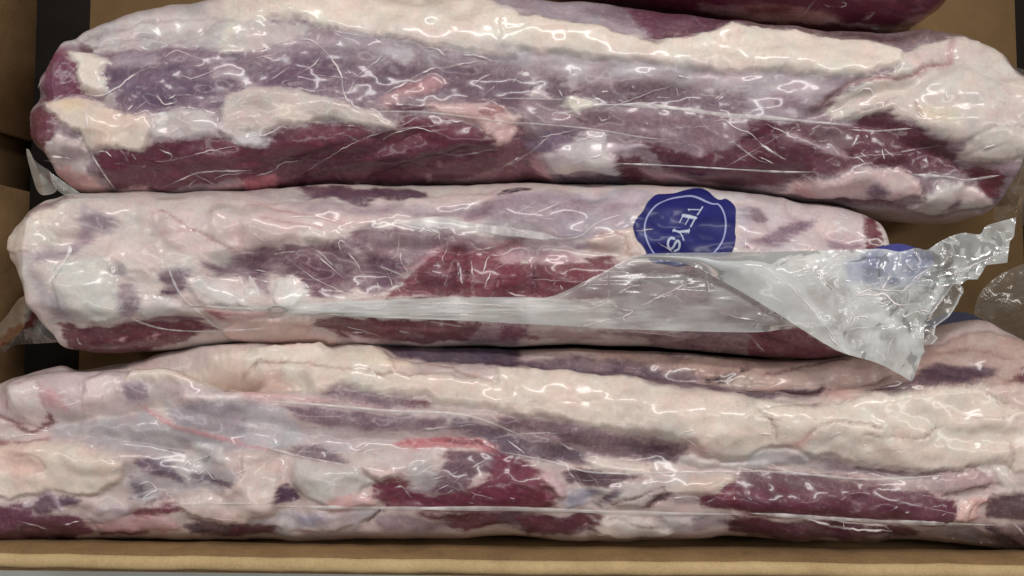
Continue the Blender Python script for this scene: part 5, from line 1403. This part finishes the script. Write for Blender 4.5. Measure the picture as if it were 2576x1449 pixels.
def wrinkle_glints(pk, others, ridges, seed, name='film_wrinkle_glints', zfun=None, wscale=1.0, mscale=1.0):
    VV, FF, MM, nb = [], [], [], 0
    rs = np.random.RandomState(seed)
    for r0 in ridges:
        if zfun is None:
            sc = in_pack(pk, r0) * surf_z(pk, r0[:, 0], r0[:, 1], 'z3', 3).mean()
            if sc < 0.02 or any(in_pack(q, r0) * surf_z(q, r0[:, 0], r0[:, 1], 'z3', 3).mean() > sc for q in others):
                continue
        r = resample(r0, 2.5)
        n = len(r)
        if n < 4:
            continue
        s_ = np.linspace(0, 1, n)
        r = r + np.stack([1.6 * fbm(r[:, 0] / 16, r[:, 1] / 16, 2, 3.3), 1.6 * fbm(r[:, 0] / 16, r[:, 1] / 16, 2, 8.1)], 1)
        tg = np.gradient(r, axis=0); tg /= np.linalg.norm(tg, axis=1, keepdims=True) + 1e-9
        nr = np.stack([-tg[:, 1], tg[:, 0]], 1)
        tap = np.clip(np.minimum(s_, 1 - s_) * 5, 0.0, 1)
        wid = wscale * rs.uniform(1.7, 3.1) * (0.45 + 0.55 * tap) * (1 + 0.6 * fbm(s_ * 5 + r[0, 0], s_ * 0 + r[0, 1], 2))
        V = np.zeros((n, 5, 3)); mk = np.zeros((n, 5))
        base_m = mscale * rs.uniform(0.45, 1.1)
        br = np.clip(0.65 + 0.8 * fbm(s_ * len(s_) / 12 + r[0, 1], s_ * 0 + 3.1, 2), 0.2, 1.0)
        zl = surf_z(pk, r[:, 0], r[:, 1], 'z1', 1)
        for _ in range(5):
            zl[1:-1] = (zl[:-2] + 2 * zl[1:-1] + zl[2:]) / 4
        for j, q in enumerate((-1.0, -0.4, 0.0, 0.4, 1.0)):
            o = r + nr * (q * wid)[:, None]
            zz = zl
            V[:, j] = unproject(o[:, 0], o[:, 1], zz + 0.0005 + 0.0002 * (1 - abs(q)))
            mk[:, j] = base_m * br * (0.25 + 0.75 * tap) * (1.0, 0.55, 0.0)[int(round(abs(q) / 0.5)) if abs(q) < 1 else 2]
        VV.append(V.reshape(-1, 3)); FF.append(grid_faces(n, 5) + nb); MM.append(mk.ravel()); nb += n * 5
    if not VV:
        return
    V = np.concatenate(VV); N_ = len(V)
    o = part(name, V, np.concatenate(FF), M_FOLD_GLINT, pk.root, col=np.repeat(lin((246, 236, 236))[None], N_, 0),
             attrs={'film': np.zeros(N_), 'milk': np.clip(np.concatenate(MM), 0, 1)})
    o['kind'] = 'stuff'


PACKS = [UP, TP, MD, LW]
rs_ = np.random.RandomState(99)
TENSION = []
for cx0, cx1, cy0, cy1, cnt, ang in ((100, 2540, 180, 470, 18, -0.1), (500, 2100, 580, 850, 18, 0.15), (0, 2560, 1000, 1320, 20, 0.08)):
    for _ in range(cnt):
        x_ = rs_.uniform(cx0, cx1); y_ = rs_.uniform(cy0, cy1)
        L_ = rs_.uniform(50, 330) * rs_.uniform(0.4, 1.0)
        a_ = ang + rs_.normal(0, 0.25)
        q = np.linspace(-0.5, 0.5, 7)
        bow = rs_.normal(0, 0.06) * L_
        xx = x_ + q * L_ * math.cos(a_) - bow * (q * q - 0.25) * math.sin(a_)
        yy = y_ + q * L_ * math.sin(a_) + bow * (q * q - 0.25) * math.cos(a_)
        TENSION.append(np.stack([xx, yy], 1))
# gathers round the ends of the bags
for ex, ey, dx_, n_ in ((86, 300, 1, 6), (26, 640, 1, 4), (2200, 580, -1, 3)):
    for _ in range(n_):
        y_ = ey + rs_.uniform(-110, 110); L_ = rs_.uniform(30, 110)
        q = np.linspace(0, 1, 5)
        TENSION.append(np.stack([ex + dx_ * (8 + rs_.uniform(0, 40) + q * L_), y_ + q * L_ * rs_.normal(0, 0.35)], 1))
for k_, pk in enumerate(PACKS):
    wrinkle_glints(pk, [q for q in PACKS if q is not pk], RIDGE_GLINTS, 40 + k_, wscale=0.95, mscale=1.0)
    wrinkle_glints(pk, [q for q in PACKS if q is not pk], TENSION, 60 + k_, wscale=0.75, mscale=0.5)

# seams of gathered film, and broad highlights painted as milky bands
for pk, t_, w_, mk_, pts in (
        (UP, 'a2', 5, .30, '300,250 430,295 580,470 620,650 720,750'),
        (UP, 'a2', 7, .35, '730,762 1100,760 1430,792 1811,842'),
        (UP, 'a3', 7, .35, '-40,668 200,672 400,678'),
        (UP, 'a3', 13, .5, '560,715 900,712 1200,742 1500,782 1811,802 2300,848'),
        (UP, 'a3', 6, .35, '0,830 300,850 600,880 900,930 1100,950'),
        (UP, 'a3', 6, .55, '740,1110 1200,1130 1811,1165 2100,1168'),
        (UP, 'a4', 9, .5, '1050,1185 1300,1202 1420,1222 1650,1190'),
        (UP, 'a4', 7, .4, '620,878 800,890 1050,872'),
        (UP, 'a1', 5, .3, '560,720 585,880 640,1080 790,1300'),
        (MD, 'b1', 8, .4, '1110,380 1140,570 1220,760 1350,890 1480,990 1600,1020'),
        (MD, 'b1', 7, .4, '900,930 1100,1000 1400,1020 1811,1000'),
        (MD, 'b1', 7, .35, '1380,852 1600,862 2000,870'),
        (MD, 'b2', 30, .6, '960,285 1250,278 1500,312 1811,350 2060,385'),  # painted glare band on the film
        (MD, 'b2', 10, .6, '1120,262 1180,310 1260,352'),
        (MD, 'b1', 13, .75, '466,415 474,470 440,540 385,610 340,690'),  # painted highlight along the crease
        (MD, 'b1', 9, .6, '1625,640 1665,735 1700,790'),
        (MD, 'b1', 12, .6, '1690,640 1740,720 1750,780'),
        (LW, 'c2', 10, .4, '100,262 500,292 900,327 1450,362 1811,492'),
        (LW, 'c2', 14, .5, '100,972 500,982 1200,990 1811,993 2600,1020 3300,1030'),
        (LW, 'c4', 14, .55, '-60,1022 300,1045 800,1075 1300,1092 1600,1104'),
        (LW, 'c3', 8, .5, '-60,600 300,672 560,742 900,752 1300,742 1811,736'),
        (LW, 'c4', 9, .45, '-40,732 300,755 700,790 1000,786 1300,762'),
        (LW, 'c2', 8, .4, '0,550 300,632 600,692 720,722'),
        (LW, 'c1', 7, .35, '1180,965 1500,958 1811,958'),
        (TP, 'a4', 8, .5, '300,150 600,180 900,203 1080,205')):
    ribbon(pk, 'film_crease_glare', t_, parse_pts(pts), w_, mk_)


# printed seal on the middle pack: a patch of the bag itself, refined for the lettering
def up_grid(A, k):
    n, m = A.shape[:2]
    u = np.linspace(0, n - 1, (n - 1) * k + 1); v = np.linspace(0, m - 1, (m - 1) * k + 1)
    i = np.minimum(u.astype(int), n - 2); j = np.minimum(v.astype(int), m - 2)
    fu = (u - i)[:, None]; fv = (v - j)[None, :]
    if A.ndim == 3:
        fu = fu[..., None]; fv = fv[..., None]
    return (A[i][:, j] * (1 - fu) * (1 - fv) + A[i + 1][:, j] * fu * (1 - fv) + A[i][:, j + 1] * (1 - fu) * fv + A[i + 1][:, j + 1] * fu * fv)


def seal():
    S = lambda s: to_sheet('s0', parse_pts(s))
    outline = resample(np.concatenate([S('400,1220 380,1160 320,1060 240,990 180,880 155,770 170,680 240,570 320,480 380,380 430,290 520,180 600,140 700,128 900,125 1100,105 1300,105 1420,125 1530,190 1620,260 1720,310 1820,310 1920,370 1990,460 2000,560 1990,700 1975,850 1995,950 1980,1080 1940,1180 1850,1330 1600,1420 1300,1400 1000,1440 700,1390 500,1360 400,1220')]), 3.0)
    ring = resample(S('700,1340 555,1210 460,1080 400,950 370,800 380,650 440,520 560,380 700,280 850,220 1040,200 1200,220 1350,270 1500,330 1600,370 1680,380 1750,470 1800,600 1805,750 1790,900 1740,1050 1640,1180 1480,1320'), 3.0)
    strokes = [(S('1160,440 1365,455'), 15), (S('1410,408 1350,500 1318,542'), 20), (S('1160,425 1175,462'), 9),
               (S('1075,525 1180,560 1285,600'), 52), (S('1068,530 1040,590 1015,642'), 16), (S('1172,590 1145,640 1113,690'), 15), (S('1284,600 1245,670 1205,742'), 24),
               (S('905,790 1005,832'), 44), (S('1000,828 1165,812'), 46), (S('1000,836 1045,905 1070,972'), 20), (S('925,755 890,825'), 14), (S('1182,775 1162,850'), 12),
               (resample(S('905,952 850,938 800,985 795,1060 840,1118 895,1085 930,1015 968,985 1002,1030 992,1118 930,1152'), 2.0), 38)]
    pk = MD
    i0 = np.argmin(np.abs(pk.px[:, 100] - 1580)); i1 = np.argmin(np.abs(pk.px[:, 100] - 1862))
    sl = (slice(i0, i1), slice(0, pk.ntop))
    k = 3
    P = up_grid(pk.P[sl] + pk.N[sl] * 0.0005, k); X, Y = [up_grid(a[sl], k) for a in (pk.px, pk.py)]
    fl_ = 0.0 * up_grid(pk.film[sl], k)
    nu, nv = X.shape
    X = X.ravel(); Y = Y.ravel()
    keepbox = (Y > 470) & (Y < 690) & (up_grid(pk.N[sl], k)[..., 2].ravel() > 0.1)
    d = dist_polyline(X, Y, outline, True); sd = np.where(inside(X, Y, outline), -d, d)
    blue = lin((31, 32, 100)); white = lin((168, 174, 214)); wl = lin((188, 196, 214))
    col = np.repeat(blue[None], len(X), 0)
    col *= (1 + 0.18 * fbm(X / 50, Y / 30, 3, 41.0))[:, None]
    a = (1 - sstep(1.2, 2.7, dist_polyline(X, Y, ring)))[:, None] * 0.85
    col = col * (1 - a) + white * a
    for p, w in strokes:
        hw_ = w * 0.13888 * 0.5
        a = (1 - sstep(hw_ - 0.5, hw_ + 0.8, dist_polyline(X, Y, p)))[:, None] * 0.92
        col = col * (1 - a) + wl * a
    F = grid_faces(nu, nv)
    keep = ((sd < 0) & keepbox)[F].all(1)
    F = F[keep]
    used, inv = np.unique(F, return_inverse=True)
    o = part('printed_seal', P.reshape(-1, 3)[used], inv.reshape(-1, 4), M_PRINT, pk.root, col=col[used], attrs={'film': fl_.ravel()[used]})
    o['label'] = 'blue scalloped seal with white ring and the letters TEYS'


seal()

# ------------------------------------------------------------------ loose bag tail of the middle pack
def z_lip(X, Y, u, v):
    zs = surf_z(MD, X, Y, 'z20', 14)
    base_ = np.maximum(zs + 0.004, 0.082)
    ramp = sstep(1250, 1600, X)
    return base_ * (1 - ramp) + 0.103 * ramp + 0.004 * np.sin(v * math.pi) * ramp + 0.0004 * fbm(X / 120, Y / 16, 2, 51.0)


def milk_lip(X, Y, u, v):
    left = 1 - sstep(1330, 1480, X)
    edge = sstep(0.72, 1.0, v)
    band = 0.78 + 0.25 * fbm(X / 120, Y / 5, 3, 52.0)  # milky left band, with the film's glare put into it
    inner = 0.33 + 0.16 * fbm(X / 70, Y / 40, 3, 53.0) + 0.22 * edge
    m = band * left + inner * (1 - left)
    return m * sstep(470, 900, X)


LIP = sheet_between('bag_lip',
    [(480, 769), (700, 766), (900, 757), (1100, 750), (1300, 747), (1385, 746), (1480, 703), (1560, 662), (1620, 645), (1720, 655), (1850, 706), (2010, 815)],
    [(480, 774), (700, 785), (900, 797), (1150, 806), (1400, 819), (1600, 829), (1880, 836), (1960, 830), (2010, 824)],
    520, 60, z_lip, milk_lip, MD.root)


def crumple(X, Y, seed, sc=1.0):
    """Creased sheet: flat facets meeting in straight, sharp folds."""
    r_ = np.random.RandomState(int(seed))
    wx_ = X + 16 * fbm(X / 120, Y / 120, 2, seed); wy_ = Y + 16 * fbm(X / 120, Y / 120, 2, seed + 5)
    h = 0; tot = 0
    for k in range(7):
        a_ = r_.uniform(0, math.pi); lam = r_.uniform(60, 190) * sc
        t_ = (wx_ * math.cos(a_) + wy_ * math.sin(a_)) / lam + r_.rand()
        gate = 0.35 + 0.65 * sstep(-0.2, 0.3, fbm(X / (90 * sc), Y / (90 * sc), 2, seed + 11 + k))
        h = h + np.abs(2 * (t_ - np.floor(t_ + 0.5))) * lam * gate; tot += lam
    return 0.75 * h / tot * 2.0 * 0.6


def z_tail(X, Y, u, v):
    k = sstep(1950, 2150, X)
    fold = 0.006 * np.sin(np.clip(v, 0, 1) * math.pi) * (1 - 0.5 * k)
    return 0.110 + fold - 0.010 * sstep(2250, 2560, X) + (0.0006 + 0.0060 * k) * crumple(X, Y, 61.0) + 0.0022 * k * crumple(X, Y, 65.0, 0.5) + 0.001 * fbm(X / 80, Y / 60, 2, 62.0)


def milk_tail(X, Y, u, v):
    dfold = dist_polyline(X, Y, np.array([(1905, 680), (2010, 722), (2085, 826), (2130, 886)], float))
    left = 0.84 + 0.1 * fbm(X / 80, Y / 80, 2, 63.0)
    right = 0.60 + 0.36 * fbm(X / 46, Y / 46, 3, 64.0) + 0.25 * crumple(X, Y, 66.0)
    k = sstep(1960, 2080, X + 0.3 * (Y - 700) * -1)
    m = left * (1 - k) + right * k
    m += 0.25 * np.exp(-(dfold / 9) ** 2)
    tip = sstep(850, 930, Y)
    m = m * (1 - tip) + 0.7 * tip
    far = sstep(2380, 2440, X)
    return m * (1 - far) + (0.66 + 0.25 * fbm(X / 40, Y / 40, 3, 65.0)) * far


def tail_ink(X, Y):
    q = np.array([(2120, 650), (2180, 632), (2262, 626), (2330, 632), (2352, 650), (2340, 682), (2290, 712), (2210, 722), (2130, 712)], float)
    d = dist_polyline(X, Y, q, True); sd = np.where(inside(X, Y, q), -d, d) + 8 * fbm(X / 30, Y / 30, 3, 68.0)
    a_ = (0.42 * (1 - sstep(-16, 14, sd)) * (0.75 + 0.4 * fbm(X / 24, Y / 24, 3, 69.0)))[:, None]
    return lin((240, 245, 244))[None] * (1 - a_) + lin((92, 112, 176))[None] * a_


TAIL = sheet_between('bag_tail',
    [(1588, 650), (1640, 638), (1800, 635), (2000, 632), (2173, 627), (2220, 626), (2265, 633), (2304, 624), (2329, 629), (2345, 621), (2373, 603), (2420, 586), (2465, 589), (2484, 567), (2556, 547)],
    [(1588, 652), (1640, 651), (1734, 667), (1838, 719), (1942, 780), (2009, 823), (2079, 867), (2127, 890), (2213, 916), (2294, 960)],
    430, 170, z_tail, milk_tail, MD.root, colfun=tail_ink,
    right=[(2556, 547), (2551, 595), (2540, 608), (2534, 661), (2481, 667), (2470, 686), (2458, 704), (2442, 697), (2415, 717), (2406, 709), (2395, 720), (2367, 761), (2345, 789), (2326, 808), (2323, 872), (2327, 886), (2316, 904), (2305, 934), (2294, 960)])

sheet_between('bag_tail_back_layer',
    [(2130, 660), (2250, 680), (2330, 690), (2400, 700)], [(2130, 870), (2200, 880), (2280, 870), (2345, 866)],
    110, 90, lambda X, Y, u, v: 0.096 + 0.004 * crumple(X, Y, 71.0, 0.6), lambda X, Y, u, v: 0.16 + 0.2 * crumple(X, Y, 72.0) + 0.5 * sstep(0.965, 0.99, u), MD.root,
    right=[(2400, 700), (2423, 724), (2424, 735), (2417, 745), (2409, 764), (2399, 780), (2387, 797), (2366, 812), (2354, 820), (2350, 842), (2360, 850), (2345, 866)])

wrinkle_glints(TAIL, [], [r for r in TRIDGES if TAIL.inside(r)], 71, wscale=0.9, mscale=1.1)  # tail glints painted as milky strips along its ridges
wrinkle_glints(LIP, [], [r for r in TRIDGES if LIP.inside(r) and not TAIL.inside(r)], 72, wscale=0.9, mscale=1.1)

# second print of the seal, on the underside layer of the tail
pts = resample(np.array([(2150, 650), (2190, 628), (2230, 617), (2262, 613), (2300, 622), (2346, 641), (2338, 678), (2290, 706), (2230, 716), (2170, 708), (2150, 650)], float), 4.0)
cx_, cy_ = pts.mean(0)
rr = np.linspace(0, 1, 12)
G = (np.array([cx_, cy_])[None, None] * (1 - rr)[:, None, None] + pts[None] * rr[:, None, None]).reshape(-1, 2)
Z = 0.1005 + 0.0025 * crumple(G[:, 0], G[:, 1], 73.0)
o = part('printed_seal', unproject(G[:, 0], G[:, 1], Z), grid_faces(12, len(pts)), M_PRINT, TAIL.root, col=np.repeat(lin((40, 42, 124))[None], len(G), 0), attrs={'film': np.zeros(len(G))})
o['label'] = 'second blue seal seen through the loose bag tail'


# ------------------------------------------------------------------ bag corners
def fan_sheet(name, outline, zc, zr, seed, milk, parent, amp=0.004, col=(225, 226, 222), colfun=None, rings=26):
    pts = resample(np.array(outline + [outline[0]], float), 3.0)
    c_ = pts.mean(0)
    rr = np.linspace(0.02, 1, rings)
    G = (c_[None, None] * (1 - rr)[:, None, None] + pts[None] * rr[:, None, None]).reshape(-1, 2)
    r1 = np.repeat(rr, len(pts))
    Z = zc + (zr - zc) * r1 + amp * crumple(G[:, 0], G[:, 1], seed, 0.6)
    mk = np.clip(milk * (0.7 + 0.5 * np.abs(fbm(G[:, 0] / 40, G[:, 1] / 22, 2, seed + 4)) + 0.4 * sstep(0.93, 1.0, r1)), 0, 1)
    cc = np.repeat(lin(col)[None], len(G), 0) if colfun is None else colfun(G[:, 0], G[:, 1])
    film = 0.0001 * (1 - sstep(0, 0.12, np.abs(fbm(G[:, 0] / 22, G[:, 1] / 18, 3, seed + 9))))
    return part(name, unproject(G[:, 0], G[:, 1], Z), grid_faces(rings, len(pts)), M_FILM, parent, col=cc, attrs={'film': film, 'milk': mk})


fan_sheet('bag_corner', [(66, 375), (74, 378), (92, 408), (132, 437), (142, 479), (112, 491), (95, 481), (82, 446), (69, 398)], 0.055, 0.046, 81.0, 1.0, UP.root, amp=0.002)
fan_sheet('bag_edge', [(124, 432), (150, 470), (185, 488), (230, 496), (300, 500), (245, 505), (190, 499), (158, 488), (135, 466)], 0.088, 0.086, 83.0, 0.35, UP.root, amp=0.001)
fan_sheet('bag_corner', [(2522, 446), (2552, 400), (2590, 380), (2600, 470), (2560, 490), (2535, 470)], 0.07, 0.06, 85.0, 0.25, UP.root, amp=0.002)
fan_sheet('bag_corner', [(2505, 520), (2540, 478), (2600, 470), (2600, 560), (2530, 560), (2500, 550)], 0.04, 0.03, 87.0, 0.2, UP.root, amp=0.002)
fan_sheet('bag_corner', [(2490, 150), (2510, 145), (2545, 165), (2600, 190), (2600, 250), (2560, 230), (2530, 190)], 0.03, 0.02, 88.0, 0.2, UP.root, amp=0.002)


def blood(X, Y):
    d = dist_polyline(X, Y, np.array([(0, 868), (30, 838), (70, 818), (95, 780), (110, 770)], float))
    a = (1 - sstep(4, 20, d + 6 * fbm(X / 12, Y / 12, 3, 90.0)))[:, None]
    return lin((196, 196, 192))[None] * (1 - a) + lin((140, 52, 52))[None] * a


fan_sheet('bag_corner', [(-30, 850), (0, 813), (16, 796), (33, 771), (47, 753), (63, 744), (79, 746), (92, 752), (140, 820), (156, 856), (101, 864), (39, 868), (16, 884), (-10, 892), (-30, 885)], 0.052, 0.040, 91.0, 0.38, MD.root, amp=0.004, colfun=blood)
# tail of the front pack's bag, crumpled in the right-hand corner, with a corner of its print
fan_sheet('bag_tail', [(2450, 790), (2462, 745), (2500, 702), (2545, 676), (2600, 662), (2660, 700), (2660, 860), (2560, 850), (2480, 815)], 0.032, 0.022, 95.0, 0.12, LW.root, amp=0.0025)
fan_sheet('film_edge', [(240, 1345), (330, 1342), (480, 1337), (510, 1335), (440, 1348), (340, 1356), (270, 1353)], 0.052, 0.05, 97.0, 0.45, LW.root, amp=0.001)
pts = resample(np.array([(2330, 812), (2380, 788), (2430, 786), (2475, 806), (2500, 822), (2420, 830), (2340, 836), (2330, 812)], float), 4.0)
cx_, cy_ = pts.mean(0)
G = (np.array([cx_, cy_])[None, None] * (1 - rr)[:, None, None] + pts[None] * rr[:, None, None]).reshape(-1, 2)
part('printed_seal', unproject(G[:, 0], G[:, 1], 0.034 + 0 * G[:, 0]), grid_faces(12, len(pts)), M_PRINT, LW.root, col=np.repeat(lin((16, 18, 52))[None], len(G), 0), attrs={'film': np.zeros(len(G))})
